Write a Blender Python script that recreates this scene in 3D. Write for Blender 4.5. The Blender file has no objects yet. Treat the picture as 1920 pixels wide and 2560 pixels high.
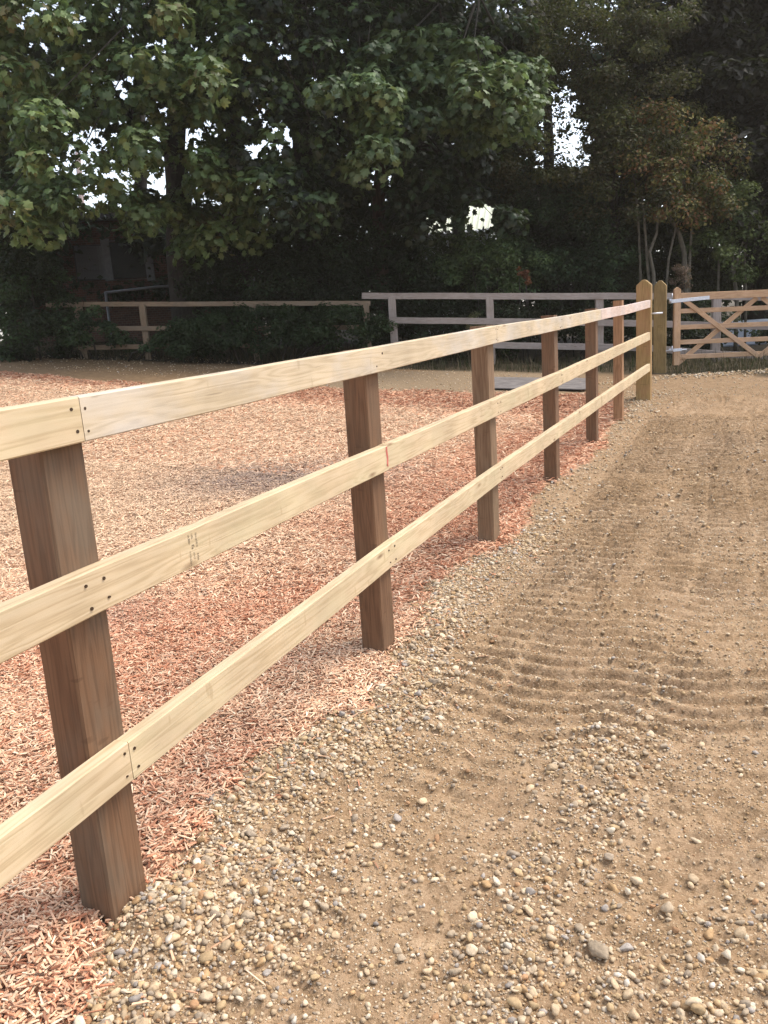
import bpy, bmesh, math, random
import numpy as np
from mathutils import Matrix, Vector

# ------------------------------------------------------------------ camera, sky, sun, exposure
SC = bpy.context.scene
COL = SC.collection
rng = np.random.default_rng(11)
random.seed(5)

FPX = 2092.6                                   # focal length in pixels of the 1920 x 2560 photograph
PITCH, YAW, ROLL, CAMH = math.radians(12.801), math.radians(-24.258), math.radians(-3.791), 1.3444
SLOPE = 0.01283
cF = np.array([math.sin(YAW)*math.cos(PITCH), math.cos(YAW)*math.cos(PITCH), -math.sin(PITCH)])
_R = np.array([math.cos(YAW), -math.sin(YAW), 0.0]); _U = np.cross(_R, cF)
cR = _R*math.cos(ROLL)+_U*math.sin(ROLL); cU = -_R*math.sin(ROLL)+_U*math.cos(ROLL)
cC = np.array([0, 0, CAMH])
cam = bpy.data.cameras.new('camera'); camo = bpy.data.objects.new('camera', cam); COL.objects.link(camo)
cam.sensor_fit = 'VERTICAL'; cam.sensor_height = 36; cam.lens = FPX*36/2560
cam.clip_start = 0.02; cam.clip_end = 1500
camo.matrix_world = Matrix(((cR[0], cU[0], -cF[0], 0), (cR[1], cU[1], -cF[1], 0), (cR[2], cU[2], -cF[2], CAMH), (0, 0, 0, 1)))
SC.camera = camo
SC.render.resolution_x, SC.render.resolution_y = 768, 1024

SUN_EL, SUN_AZ = math.radians(57), math.radians(52)     # azimuth clockwise from +Y
W = bpy.data.worlds.new('World'); SC.world = W; W.use_nodes = True
nt = W.node_tree; nt.nodes.clear()
sky = nt.nodes.new('ShaderNodeTexSky'); sky.sky_type = 'NISHITA'; sky.sun_disc = False
sky.sun_elevation = SUN_EL; sky.sun_rotation = SUN_AZ; sky.dust_density = 1.6; sky.ozone_density = 1.0; sky.air_density = 1.0
hsv = nt.nodes.new('ShaderNodeHueSaturation'); hsv.inputs['Saturation'].default_value = 0.5
bg = nt.nodes.new('ShaderNodeBackground'); bg.inputs['Strength'].default_value = 0.15
wo = nt.nodes.new('ShaderNodeOutputWorld')
nt.links.new(sky.outputs[0], hsv.inputs['Color']); nt.links.new(hsv.outputs[0], bg.inputs[0]); nt.links.new(bg.outputs[0], wo.inputs[0])
sun = bpy.data.lights.new('sun', 'SUN'); sun.energy = 1.55; sun.angle = math.radians(26); sun.color = (1.0, 0.93, 0.82)
suno = bpy.data.objects.new('sun', sun); COL.objects.link(suno)
sd = Vector((math.sin(SUN_AZ)*math.cos(SUN_EL), math.cos(SUN_AZ)*math.cos(SUN_EL), math.sin(SUN_EL)))
suno.rotation_euler = sd.to_track_quat('Z', 'Y').to_euler(); suno.location = (8, 4, 12)
SC.view_settings.view_transform = 'Standard'; SC.view_settings.look = 'None'
SC.view_settings.exposure = 1.3; SC.view_settings.gamma = 1.0
SC.cycles.use_denoising = True
SC.cycles.max_bounces = 6; SC.cycles.diffuse_bounces = 3; SC.cycles.glossy_bounces = 2; SC.cycles.transmission_bounces = 3

K = 1.1573                                    # measuring scale: displayed photo (1659 wide) to 1920


def at(px, py, d):
    """the point that lies d metres deep where the photograph shows (px, py)"""
    return cC + d*(cF + cR*((px*K-960)/FPX) - cU*((py*K-1280)/FPX))


def proj(P):
    P = np.asarray(P, float) - cC
    z = P@cF; z = np.where(np.abs(z) < 1e-6, 1e-6, z)
    return (960+FPX*(P@cR)/z)/K, (1280-FPX*(P@cU)/z)/K, z


# ------------------------------------------------------------------ helpers
def tag(o, label=None, cat=None, group=None, kind=None):
    if label: o['label'] = label
    if cat: o['category'] = cat
    if group: o['group'] = group
    if kind: o['kind'] = kind
    return o


def empty(name, loc):
    o = bpy.data.objects.new(name, None); COL.objects.link(o); o.location = [float(a) for a in loc]
    o.empty_display_size = 0.2
    return o


def link(o, parent=None):
    COL.objects.link(o)
    if parent is not None:
        m = o.matrix_basis.copy()
        o.parent = parent
        root = parent; T = Matrix.Identity(4)
        chain = []
        while root is not None:
            chain.append(root); root = root.parent
        for p in reversed(chain):
            T = T @ p.matrix_parent_inverse @ p.matrix_basis if p.parent else p.matrix_basis.copy()
        o.matrix_parent_inverse = T.inverted()
        o.matrix_basis = m
    return o


def mesh_obj(name, V, F, mat, parent=None, smooth=False, matrix=None):
    me = bpy.data.meshes.new(name)
    me.from_pydata([tuple(map(float, v)) for v in V], [], [tuple(f) for f in F])
    me.update()
    if smooth: me.polygons.foreach_set('use_smooth', [True]*len(me.polygons))
    me.materials.append(mat)
    o = bpy.data.objects.new(name, me)
    if matrix is not None: o.matrix_basis = matrix
    return link(o, parent)


def fast_mesh(name, V, F, mat, parent=None, color=None, smooth=False, floats=None):
    """V (n,3), F (m,k) all faces the same size"""
    me = bpy.data.meshes.new(name)
    n, (m, k) = len(V), F.shape
    me.vertices.add(n); me.vertices.foreach_set('co', np.ascontiguousarray(V, np.float32).ravel())
    me.loops.add(m*k); me.loops.foreach_set('vertex_index', np.ascontiguousarray(F, np.int32).ravel())
    me.polygons.add(m); me.polygons.foreach_set('loop_start', np.arange(0, m*k, k, dtype=np.int32))
    me.update(calc_edges=True)
    me.polygons.foreach_set('use_smooth', np.full(m, smooth, dtype=bool))
    if color is not None:
        a = me.attributes.new('tint', 'FLOAT_COLOR', 'POINT')
        c = np.ones((n, 4), np.float32); c[:, :3] = color
        a.data.foreach_set('color', c.ravel())
    for nm, vals in (floats or {}).items():
        a = me.attributes.new(nm, 'FLOAT', 'POINT'); a.data.foreach_set('value', np.ascontiguousarray(vals, np.float32))
    me.materials.append(mat)
    o = bpy.data.objects.new(name, me)
    return link(o, parent)


def scatter(name, tv, tf, pos, X, Y, Z, color, mat, parent=None, smooth=False):
    """one mesh of many copies of a small template; X, Y, Z are (n,3) already scaled axes"""
    n, t = len(pos), len(tv)
    V = (pos[:, None, :] + tv[None, :, 0, None]*X[:, None, :] + tv[None, :, 1, None]*Y[:, None, :] + tv[None, :, 2, None]*Z[:, None, :]).reshape(-1, 3)
    F = (tf[None] + (np.arange(n)*t)[:, None, None]).reshape(-1, tf.shape[1])
    return fast_mesh(name, V, F, mat, parent, np.repeat(color, t, 0), smooth)


def nrm(a):
    return a/np.maximum(np.linalg.norm(a, axis=-1, keepdims=True), 1e-9)


def frames(N, spin=None):
    """unit axes (X, Y) perpendicular to the normals N, turned by a random angle"""
    N = nrm(N)
    ref = np.where(np.abs(N[:, 2:3]) > 0.9, np.array([[1., 0, 0]]), np.array([[0, 0, 1.]]))
    A = nrm(np.cross(ref, N)); B = np.cross(N, A)
    th = rng.uniform(0, 2*math.pi, len(N)) if spin is None else spin
    c, s = np.cos(th)[:, None], np.sin(th)[:, None]
    return A*c+B*s, -A*s+B*c, N


# value noise
_L = np.random.default_rng(3).random((256, 256))


def vnoise(x, y, sc, seed=0):
    x = np.asarray(x, float)*sc+seed*17.3; y = np.asarray(y, float)*sc+seed*31.7
    xi = np.floor(x).astype(int); yi = np.floor(y).astype(int)
    fx = x-xi; fy = y-yi
    fx = fx*fx*(3-2*fx); fy = fy*fy*(3-2*fy)
    g = lambda a, b: _L[a % 256, b % 256]
    return (g(xi, yi)*(1-fx)+g(xi+1, yi)*fx)*(1-fy)+(g(xi, yi+1)*(1-fx)+g(xi+1, yi+1)*fx)*fy


def fbm(x, y, sc, o=4, seed=0):
    r = 0; a = 0.5; t = 0
    for k in range(o):
        r = r+a*vnoise(x, y, sc*2**k, seed+k*3); t += a; a *= 0.5
    return r/t


def sstep(a, b, x):
    t = np.clip((x-a)/(b-a), 0, 1); return t*t*(3-2*t)


# ------------------------------------------------------------------ terrain
CB = np.array([(-3, -1.2), (0.4, -1.22), (1.02, -1.24), (1.22, -1.36), (1.34, -1.40), (1.50, -1.30), (1.75, -1.44), (1.92, -1.42), (2.15, -1.32), (2.45, -1.22), (2.68, -1.24),
               (2.82, -1.33), (3.0, -1.31), (3.31, -1.39), (3.75, -1.47), (4.05, -1.45), (4.40, -1.29), (4.97, -1.29), (5.6, -1.40), (6.21, -1.35), (7.0, -1.24),
               (7.87, -1.25), (8.8, -1.40), (9.71, -1.33), (10.6, -1.48), (11.2, -1.7), (11.5, -1.9), (12, -2.2), (40, -2.2)])


def chip_mask(x, y, soft=0.05):
    w = (fbm(x, y, 9, 3, 2)-0.5)*0.22
    xb = np.interp(y, CB[:, 0], CB[:, 1])
    near = sstep(soft, -soft, x-xb+w)
    w2 = (fbm(x, y, 1.2, 3, 8)-0.5)*0.9
    yf = np.interp(x, [-30, -16, -11.6, -8.6, -6.2, -3.5, -2, -1.6], [11, 10.7, 10.4, 10.3, 11.0, 11.65, 11.75, 11.4])
    far = sstep(0.12, -0.12, y-yf+w2*0.6)
    return near*far


TR = [(-0.80, 0.24), (-0.34, 0.22), (0.14, 0.24), (0.64, 0.24)]     # wheel-track centres and half widths


def ridge(x, y):
    """loose gravel thrown up beside the tracks, 0..1"""
    xb = np.interp(y, CB[:, 0], CB[:, 1])
    n = fbm(x, y, 2.2, 3, 21)
    a = np.exp(-((x-xb-0.13)/0.17)**2)*(0.55+0.9*n)*(0.12+0.88*sstep(6.0, 3.6, y))
    cx = np.interp(y, [0, 1.3, 1.8, 2.4, 2.8, 4], [-0.30, -0.36, -0.42, -0.36, -0.22, 0.0])
    b = np.exp(-((x-cx)/0.15)**2)*np.clip(2.6*n-0.75, 0, 1)*sstep(3.0, 2.2, y)
    c = np.exp(-((x-0.02)/0.2)**2)*sstep(2.0, 1.3, y)*np.clip(2*n-0.5, 0, 1)
    d = np.exp(-(((x-(-1.02))/0.2)**2+((y-1.35)/0.35)**2))*0.9
    return np.clip(a+b+c+d, 0, 1.3)


def base_h(x, y):
    sp = np.log1p(np.exp(np.clip(-(x+2.5)*2.2, -30, 30)))/2.2
    sp = np.minimum(sp, 14+0*sp)
    h = SLOPE*np.clip(y, -20, 30) + 0.085*sp*sstep(2.0, 9.5, y)
    return h


def H(x, y):
    x = np.asarray(x, float); y = np.asarray(y, float)
    h = base_h(x, y)
    c = chip_mask(x, y)
    h = h + c*(0.012+0.05*(fbm(x, y, 1.6, 3, 5)-0.5)+0.03*(fbm(x, y, 7, 2, 6)-0.5))
    q = 1-c
    near = sstep(14.5, 11, y)*q
    h = h + near*(0.05*(fbm(x, y, 1.3, 3, 9)-0.5)+(0.028-0.014*sstep(2.4, 3.6, y))*(fbm(x, y, 7, 3, 12)-0.5)+(0.017-0.009*sstep(2.4, 3.6, y))*(fbm(x, y, 24, 2, 14)-0.5)+0.010*(fbm(x, y, 62, 2, 15)-0.5))
    # lug prints of the tyres across the tracks
    wx = x+(fbm(np.zeros_like(y), y, 0.45, 2, 77)-0.5)*0.25+0.04*y/6
    lane = np.floor(wx/0.26); lx = wx/0.26-lane
    wob = (fbm(x, y, 0.7, 2, 30)-0.5)*0.10+lane*0.039+0.032*(lx-0.5)**2*4*np.where(lane % 2 == 0, 1, -1)+(fbm(x, y, 9, 2, 31)-0.5)*0.022
    t = (y+wob)/0.098; t = t-np.floor(t)
    rip = np.where(t < 0.24, sstep(0, 0.24, t), 1-0.9*((t-0.24)/0.76))
    lanew = 0.35+0.65*sstep(0.0, 0.10, lx)*sstep(1.0, 0.90, lx)
    vary = 0.5+0.5*sstep(0.36, 0.46, fbm(x, y, 1.7, 3, 33))
    side = sstep(-1.12, -0.92, x)*sstep(2.2, 1.6, x)
    h = h + near*side*lanew*(rip-0.5)*0.034*vary*(0.35+0.65*sstep(1.6, 3.0, y)+0.9*sstep(3.6, 6.5, y))*sstep(12.4, 10.4, y)
    h = h + near*ridge(x, y)*0.018
    # spoil bank behind the track, then a dip
    h = h + 0.07*np.exp(-((y-13.9-0.35*(x+0.5))/0.5)**2)*sstep(-2.4, -1.0, x)
    far = sstep(13.5, 16, y)
    h = h + far*0.18*(fbm(x, y, 0.5, 3, 40)-0.5)
    # collar of soil and chips round the first posts
    for px, py, r, k in ((-1.24, 1.30, 0.10, 0.05), (-1.42, 1.12, 0.12, 0.035)):
        h = h + k*np.exp(-(((x-px)**2+(y-py)**2)/r**2))
    return h


def Hs(x, y):
    return float(H(np.array([x]), np.array([y]))[0])


# ------------------------------------------------------------------ materials
def mat(name):
    m = bpy.data.materials.new(name); m.use_nodes = True
    t = m.node_tree; t.nodes.clear()
    out = t.nodes.new('ShaderNodeOutputMaterial'); b = t.nodes.new('ShaderNodeBsdfPrincipled')
    t.links.new(b.outputs[0], out.inputs[0])
    b.inputs['Specular IOR Level'].default_value = 0.3
    return m, t, b, out


class NB:
    def __init__(s, t): s.t = t
    def n(s, k, **kw):
        a = s.t.nodes.new('ShaderNode'+k)
        for q, v in kw.items():
            if q.startswith('i_'): a.inputs[int(q[2:]) if q[2:].isdigit() else q[2:]].default_value = v
            else: setattr(a, q, v)
        return a
    def l(s, a, b): s.t.links.new(a, b)
    def noise(s, vec, scale, detail=4, rough=0.6):
        a = s.n('TexNoise'); a.inputs['Scale'].default_value = scale; a.inputs['Detail'].default_value = detail; a.inputs['Roughness'].default_value = rough
        if vec is not None: s.l(vec, a.inputs['Vector'])
        return a.outputs['Fac']
    def ramp(s, fac, stops):
        a = s.n('ValToRGB'); e = a.color_ramp.elements
        while len(e) < len(stops): e.new(0.5)
        for x, (p, c) in zip(e, stops):
            x.position = p; x.color = (*c, 1) if len(c) == 3 else c
        s.l(fac, a.inputs[0]); return a.outputs[0]
    def mix(s, fac, a, b, mode='MIX'):
        m = s.n('Mix', data_type='RGBA', blend_type=mode)
        for v, i in ((fac, 0), (a, 6), (b, 7)):
            if hasattr(v, 'links'): s.l(v, m.inputs[i])
            else: m.inputs[i].default_value = v if i == 0 else (*v, 1)
        return m.outputs[2]
    def math(s, op, a, b=0.0, c=None):
        m = s.n('Math', operation=op)
        for i, v in enumerate((a, b, c)):
            if v is None: continue
            if hasattr(v, 'links'): s.l(v, m.inputs[i])
            else: m.inputs[i].default_value = v
        return m.outputs[0]
    def bump(s, h, strength, dist, b, prev=None):
        u = s.n('Bump'); u.inputs['Strength'].default_value = strength; u.inputs['Distance'].default_value = dist
        s.l(h, u.inputs['Height'])
        if prev is not None: s.l(prev, u.inputs['Normal'])
        if b is not None: s.l(u.outputs[0], b.inputs['Normal'])
        return u.outputs[0]


def mat_ground():
    m, t, b, _ = mat('earth_surface'); N = NB(t)
    g = N.n('NewGeometry').outputs['Position']
    n1 = N.noise(g, 1.1, 4); n2 = N.noise(g, 9, 5, 0.65); n3 = N.noise(g, 70, 4, 0.7); n4 = N.noise(g, 260, 3, 0.7)
    sand = N.ramp(n2, [(0.28, (0.215, 0.136, 0.078)), (0.5, (0.315, 0.21, 0.127)), (0.72, (0.42, 0.298, 0.193))])
    sand = N.mix(N.ramp(n1, [(0.35, (0, 0, 0)), (0.65, (1, 1, 1))]), sand, N.mix(0.5, sand, (0.27, 0.165, 0.08)))
    sand = N.mix(N.ramp(n3, [(0.34, (1, 1, 1)), (0.50, (0, 0, 0))]), sand, (0.165, 0.105, 0.055))
    sand = N.mix(N.ramp(n4, [(0.58, (0, 0, 0)), (0.70, (1, 1, 1))]), sand, (0.56, 0.43, 0.28))
    nc = N.noise(g, 30, 5, 0.75)
    sand = N.mix(N.math('MULTIPLY', N.ramp(nc, [(0.36, (1, 1, 1)), (0.47, (0, 0, 0))]), 0.75), sand, (0.15, 0.096, 0.053))
    vor = N.n('TexVoronoi'); vor.inputs['Scale'].default_value = 62; N.l(g, vor.inputs['Vector'])
    peb = N.ramp(vor.outputs['Distance'], [(0.16, (1, 1, 1)), (0.30, (0, 0, 0))])
    pv = N.ramp(N.noise(vor.outputs['Color'], 3.0, 1), [(0.35, (0.22, 0.14, 0.07)), (0.5, (0.42, 0.31, 0.19)), (0.65, (0.55, 0.45, 0.33))])
    sand = N.mix(N.math('MULTIPLY', peb, 0.55), sand, pv)
    chip = N.ramp(N.noise(g, 55, 5, 0.75), [(0.3, (0.36, 0.185, 0.11)), (0.5, (0.56, 0.33, 0.21)), (0.7, (0.72, 0.49, 0.335))])
    chip = N.mix(N.noise(g, 0.9, 3), chip, N.mix(0.5, chip, (0.5, 0.2, 0.1)))
    soil = N.ramp(N.noise(g, 14, 5, 0.7), [(0.3, (0.12, 0.07, 0.036)), (0.5, (0.20, 0.125, 0.064)), (0.7, (0.28, 0.185, 0.10))])
    path = N.ramp(N.noise(g, 20, 5, 0.7), [(0.3, (0.17, 0.12, 0.075)), (0.7, (0.28, 0.21, 0.135))])
    gr = N.ramp(N.noise(g, 6, 5, 0.7), [(0.3, (0.03, 0.024, 0.014)), (0.7, (0.085, 0.062, 0.036))])
    at_ = lambda nm: N.n('Attribute', attribute_name=nm).outputs['Fac']
    c = N.mix(at_('soil'), sand, soil); c = N.mix(at_('path'), c, path); c = N.mix(at_('rough'), c, gr); c = N.mix(at_('chip'), c, chip)
    N.l(c, b.inputs['Base Color']); b.inputs['Roughness'].default_value = 0.97
    b.inputs['Specular IOR Level'].default_value = 0.15
    p = N.bump(n2, 0.5, 0.012, None); p = N.bump(n3, 0.9, 0.006, None, p); p = N.bump(n4, 0.6, 0.002, None, p)
    N.bump(peb, 0.5, 0.003, b, p)
    return m


def mat_tint(name, rough=0.9, noise=None, amt=0.3, transl=0.0, spec=0.2, bump=None):
    m, t, b, out = mat(name); N = NB(t)
    c = N.n('Attribute', attribute_name='tint').outputs['Color']
    if noise:
        g = N.n('NewGeometry').outputs['Position']
        f = N.ramp(N.noise(g, noise, 3, 0.7), [(0.3, (1-amt,)*3), (0.7, (1+amt,)*3)])
        c = N.mix(1.0, c, f, 'MULTIPLY')
        if bump: N.bump(N.noise(g, noise*1.5, 3, 0.7), 0.6, bump, b)
    N.l(c, b.inputs['Base Color']); b.inputs['Roughness'].default_value = rough; b.inputs['Specular IOR Level'].default_value = spec
    if transl:
        tr = N.n('BsdfTranslucent'); N.l(N.mix(0.35, c, (0.12, 0.16, 0.03)), tr.inputs['Color'])
        ms = N.n('MixShader'); ms.inputs[0].default_value = transl
        N.l(b.outputs[0], ms.inputs[1]); N.l(tr.outputs[0], ms.inputs[2]); N.l(ms.outputs[0], out.inputs[0])
    return m


def mat_wood(name, lo, mid, hi, stain=None, stain_amt=0.4, knots=(), rough=0.75, knot_col=(0.16, 0.085, 0.04), grain=1.0, random_knots=0.5):
    """grain runs along each piece's own X axis"""
    m, t, b, _ = mat(name); N = NB(t)
    o = N.n('TexCoord').outputs['Object']
    r = N.n('ObjectInfo').outputs['Random']
    comb = N.n('CombineXYZ'); N.l(N.math('MULTIPLY', r, 37.0), comb.inputs[0]); N.l(N.math('MULTIPLY', r, 11.0), comb.inputs[1]); N.l(N.math('MULTIPLY', r, 23.0), comb.inputs[2])
    ad = N.n('VectorMath', operation='ADD'); N.l(o, ad.inputs[0]); N.l(comb.outputs[0], ad.inputs[1])
    # random knots bend the grain
    mk = N.n('Mapping'); mk.inputs['Scale'].default_value = (2.2, 9, 9); N.l(ad.outputs[0], mk.inputs[0])
    vk = N.n('TexVoronoi'); vk.inputs['Scale'].default_value = 1.0; N.l(mk.outputs[0], vk.inputs['Vector'])
    kd = vk.outputs['Distance']
    kn = N.ramp(kd, [(0.03, (1, 1, 1)), (0.10, (0, 0, 0))])
    mg = N.n('Mapping'); mg.inputs['Scale'].default_value = (1.3, 26, 26); N.l(ad.outputs[0], mg.inputs[0])
    warp = N.noise(mg.outputs[0], 0.9, 2)
    g1 = N.math('ADD', N.math('MULTIPLY', warp, 5.0), N.math('MULTIPLY', N.ramp(kd, [(0.0, (1, 1, 1)), (0.4, (0, 0, 0))]), 1.2))
    wv = N.math('SINE', N.math('MULTIPLY', g1, 9.0))
    mf = N.n('Mapping'); mf.inputs['Scale'].default_value = (5, 210, 210); N.l(ad.outputs[0], mf.inputs[0])
    fine = N.noise(mf.outputs[0], 1.0, 4, 0.7)
    v = N.math('ADD', N.math('MULTIPLY', N.math('ADD', N.math('MULTIPLY', wv, 0.5), 0.5), 0.30*grain), N.math('MULTIPLY', fine, 0.65))
    c = N.ramp(v, [(0.15, lo), (0.45, mid), (0.85, hi)])
    if stain:
        ms_ = N.n('Mapping'); ms_.inputs['Scale'].default_value = (2.2, 5, 5); N.l(ad.outputs[0], ms_.inputs[0])
        f = N.ramp(N.noise(ms_.outputs[0], 1.3, 4, 0.6), [(0.45, (0, 0, 0)), (0.68, (1, 1, 1))])
        c = N.mix(N.math('MULTIPLY', f, stain_amt), c, stain)
    # short rough-sawn ticks across the grain
    mt = N.n('Mapping'); mt.inputs['Scale'].default_value = (34, 9, 9); N.l(ad.outputs[0], mt.inputs[0])
    tick = N.ramp(N.noise(mt.outputs[0], 1.0, 2, 0.4), [(0.69, (0, 0, 0)), (0.74, (1, 1, 1))])
    c = N.mix(N.math('MULTIPLY', tick, 0.5), c, lo)
    mc = N.n('Mapping'); mc.inputs['Scale'].default_value = (4, 75, 75); N.l(ad.outputs[0], mc.inputs[0])
    crack = N.ramp(N.noise(mc.outputs[0], 1.0, 2, 0.5), [(0.73, (0, 0, 0)), (0.77, (1, 1, 1))])
    c = N.mix(N.math('MULTIPLY', crack, 0.45), c, tuple(a*0.45 for a in lo))
    blot = N.ramp(N.noise(ad.outputs[0], 3.5, 3, 0.6), [(0.35, (0.86, 0.86, 0.86)), (0.65, (1.05, 1.05, 1.05))])
    c = N.mix(1.0, c, blot, 'MULTIPLY')
    c = N.mix(N.math('MULTIPLY', kn, random_knots), c, knot_col)
    for (kx, ky, kz, kr, kc) in knots:
        d = N.n('VectorMath', operation='SUBTRACT'); N.l(o, d.inputs[0]); d.inputs[1].default_value = (kx, ky, kz)
        ln = N.n('VectorMath', operation='LENGTH'); N.l(d.outputs[0], ln.inputs[0])
        dd = N.math('ADD', ln.outputs['Value'], N.math('MULTIPLY', N.math('SUBTRACT', fine, 0.5), kr*0.8))
        f = N.ramp(N.math('DIVIDE', dd, kr), [(0.75, (1, 1, 1)), (1.0, (0, 0, 0))])
        ring = N.math('ADD', N.math('MULTIPLY', N.math('SINE', N.math('MULTIPLY', dd, 420.0)), 0.25), 0.75)
        c = N.mix(N.math('MULTIPLY', f, ring), c, kc)
    N.l(c, b.inputs['Base Color']); b.inputs['Roughness'].default_value = rough; b.inputs['Specular IOR Level'].default_value = 0.25
    N.bump(v, 0.35, 0.0015, b)
    return m


def mat_plain(name, col, rough=0.8, metal=0.0, var=0.25, scale=12):
    m, t, b, _ = mat(name); N = NB(t)
    o = N.n('TexCoord').outputs['Object']
    f = N.ramp(N.noise(o, scale, 5, 0.65), [(0.3, (1-var,)*3), (0.7, (1+var*0.6,)*3)])
    N.l(N.mix(1.0, col, f, 'MULTIPLY'), b.inputs['Base Color'])
    b.inputs['Roughness'].default_value = rough; b.inputs['Metallic'].default_value = metal
    N.bump(N.noise(o, scale*4, 3), 0.2, 0.004, b)
    return m


def mat_brick():
    m, t, b, _ = mat('shade_toned_brick'); N = NB(t)
    o = N.n('TexCoord').outputs['Object']
    mp = N.n('Mapping'); mp.inputs['Rotation'].default_value = (math.radians(90), 0, 0); N.l(o, mp.inputs[0])
    br = N.n('TexBrick'); N.l(mp.outputs[0], br.inputs['Vector']); br.inputs['Scale'].default_value = 4.4
    br.inputs['Color1'].default_value = (0.13, 0.06, 0.04, 1); br.inputs['Color2'].default_value = (0.08, 0.04, 0.03, 1); br.inputs['Mortar'].default_value = (0.14, 0.12, 0.10, 1)  # canopy shade over the building is put into these brick colours
    br.inputs['Mortar Size'].default_value = 0.02
    N.l(N.mix(0.3, br.outputs['Color'], N.noise(o, 3, 4)), b.inputs['Base Color']); b.inputs['Roughness'].default_value = 0.9
    N.l(N.mix(1.0, br.outputs['Color'], N.ramp(N.noise(o, 3, 4), [(0.3, (.6, .6, .6)), (0.7, (1.1, 1.1, 1.1))]), 'MULTIPLY'), b.inputs['Base Color'])
    return m


def mat_bark(name, lo, hi):
    m, t, b, _ = mat(name); N = NB(t)
    g = N.n('NewGeometry').outputs['Position']
    mp = N.n('Mapping'); mp.inputs['Scale'].default_value = (22, 22, 5); N.l(g, mp.inputs[0])
    n = N.noise(mp.outputs[0], 1.0, 5, 0.7)
    N.l(N.ramp(n, [(0.3, lo), (0.7, hi)]), b.inputs['Base Color']); b.inputs['Roughness'].default_value = 0.95
    N.bump(n, 0.8, 0.02, b)
    return m


M = {}
M['ground'] = mat_ground()
M['chip'] = mat_tint('wood_chip', 0.85, 160, 0.18)
M['stone'] = mat_tint('pebble', 0.8, 120, 0.22, bump=0.002)
M['leaf'] = mat_tint('broad_leaf', 0.5, None, 0, 0.35, 0.4)
M['small_leaf'] = mat_tint('small_leaf', 0.6, None, 0, 0.35, 0.25)
M['grass'] = mat_tint('grass_blade', 0.7, None, 0, 0.2, 0.2)
PALE = dict(lo=(0.38, 0.275, 0.155), mid=(0.53, 0.40, 0.25), hi=(0.585, 0.46, 0.31))
M['rail'] = mat_wood('pale_pine', **PALE, stain=(0.53, 0.455, 0.28), stain_amt=0.5, random_knots=0.8)
M['rail_top'] = mat_wood('pale_pine_weathered', (0.39, 0.30, 0.19), (0.52, 0.41, 0.275), (0.575, 0.465, 0.33), stain=(0.50, 0.46, 0.42), stain_amt=0.6, random_knots=0.5)
M['rail_pink'] = mat_wood('pinkish_pine', (0.45, 0.33, 0.27), (0.56, 0.43, 0.36), (0.64, 0.51, 0.44), stain=(0.50, 0.46, 0.47), stain_amt=0.5)
BR = dict(lo=(0.092, 0.046, 0.024), mid=(0.165, 0.088, 0.047), hi=(0.21, 0.118, 0.066))
M['post'] = mat_wood('brown_treated_post', **BR, stain=(0.13, 0.10, 0.065), stain_amt=0.4, grain=0.7, random_knots=0.15, knot_col=(0.03, 0.015, 0.01))
M['post_first'] = mat_wood('brown_treated_post_knotty', **BR, stain=(0.14, 0.13, 0.10), stain_amt=0.45, grain=0.7, random_knots=0.0,
                           knots=((0.62, -0.035, -0.05, 0.034, (0.22, 0.10, 0.045)), (0.60, -0.052, -0.048, 0.016, (0.03, 0.015, 0.012)), (0.25, 0.0, -0.05, 0.018, (0.06, 0.05, 0.05))))
M['post_knot'] = mat_wood('brown_treated_post_ring', (0.11, 0.062, 0.034), (0.20, 0.125, 0.073), (0.28, 0.185, 0.112), stain=(0.2, 0.15, 0.09), stain_amt=0.4, grain=0.7, random_knots=0.0,
                          knots=((0.22, 0.0, -0.05, 0.03, (0.30, 0.13, 0.05)), (1.05, -0.03, -0.05, 0.02, (0.34, 0.15, 0.06))))
M['post_orange'] = mat_wood('orange_brown_post', (0.17, 0.085, 0.04), (0.30, 0.165, 0.085), (0.38, 0.225, 0.125), stain=(0.22, 0.12, 0.06), stain_amt=0.4)
M['gatepost'] = mat_wood('green_treated_oak', (0.17, 0.105, 0.035), (0.29, 0.19, 0.075), (0.36, 0.25, 0.11), stain=(0.34, 0.18, 0.09), stain_amt=0.6)
M['hingepost'] = mat_wood('olive_treated_post', (0.13, 0.085, 0.03), (0.225, 0.15, 0.06), (0.29, 0.2, 0.085), stain=(0.15, 0.10, 0.045), stain_amt=0.5)
M['gate'] = mat_wood('new_gate_timber', (0.35, 0.20, 0.105), (0.48, 0.30, 0.175), (0.56, 0.37, 0.235), stain=(0.52, 0.36, 0.27), stain_amt=0.5)
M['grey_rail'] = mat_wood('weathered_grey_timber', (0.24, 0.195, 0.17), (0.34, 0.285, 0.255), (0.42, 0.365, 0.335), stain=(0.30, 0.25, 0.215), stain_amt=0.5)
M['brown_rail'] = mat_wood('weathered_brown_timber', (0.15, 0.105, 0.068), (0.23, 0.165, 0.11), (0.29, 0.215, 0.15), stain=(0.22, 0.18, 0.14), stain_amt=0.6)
M['board'] = mat_plain('grey_board', (0.17, 0.15, 0.14), 0.95, 0, 0.45, 6)
M['steel'] = mat_plain('galvanised_steel', (0.62, 0.64, 0.70), 0.45, 0.6, 0.15, 30)
M['nail'] = mat_plain('nail_hole', (0.06, 0.035, 0.02), 0.6, 0.3, 0.2, 40)
M['ink'] = mat_plain('black_ink', (0.16, 0.12, 0.08), 0.9, 0, 0.3, 90)
M['red'] = mat_plain('red_marker', (0.50, 0.14, 0.11), 0.9, 0, 0.3, 60)
M['bark'] = mat_bark('dark_bark', (0.016, 0.014, 0.011), (0.05, 0.042, 0.034))
M['bark_red'] = mat_bark('reddish_bark', (0.03, 0.02, 0.014), (0.095, 0.062, 0.045))
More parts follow.
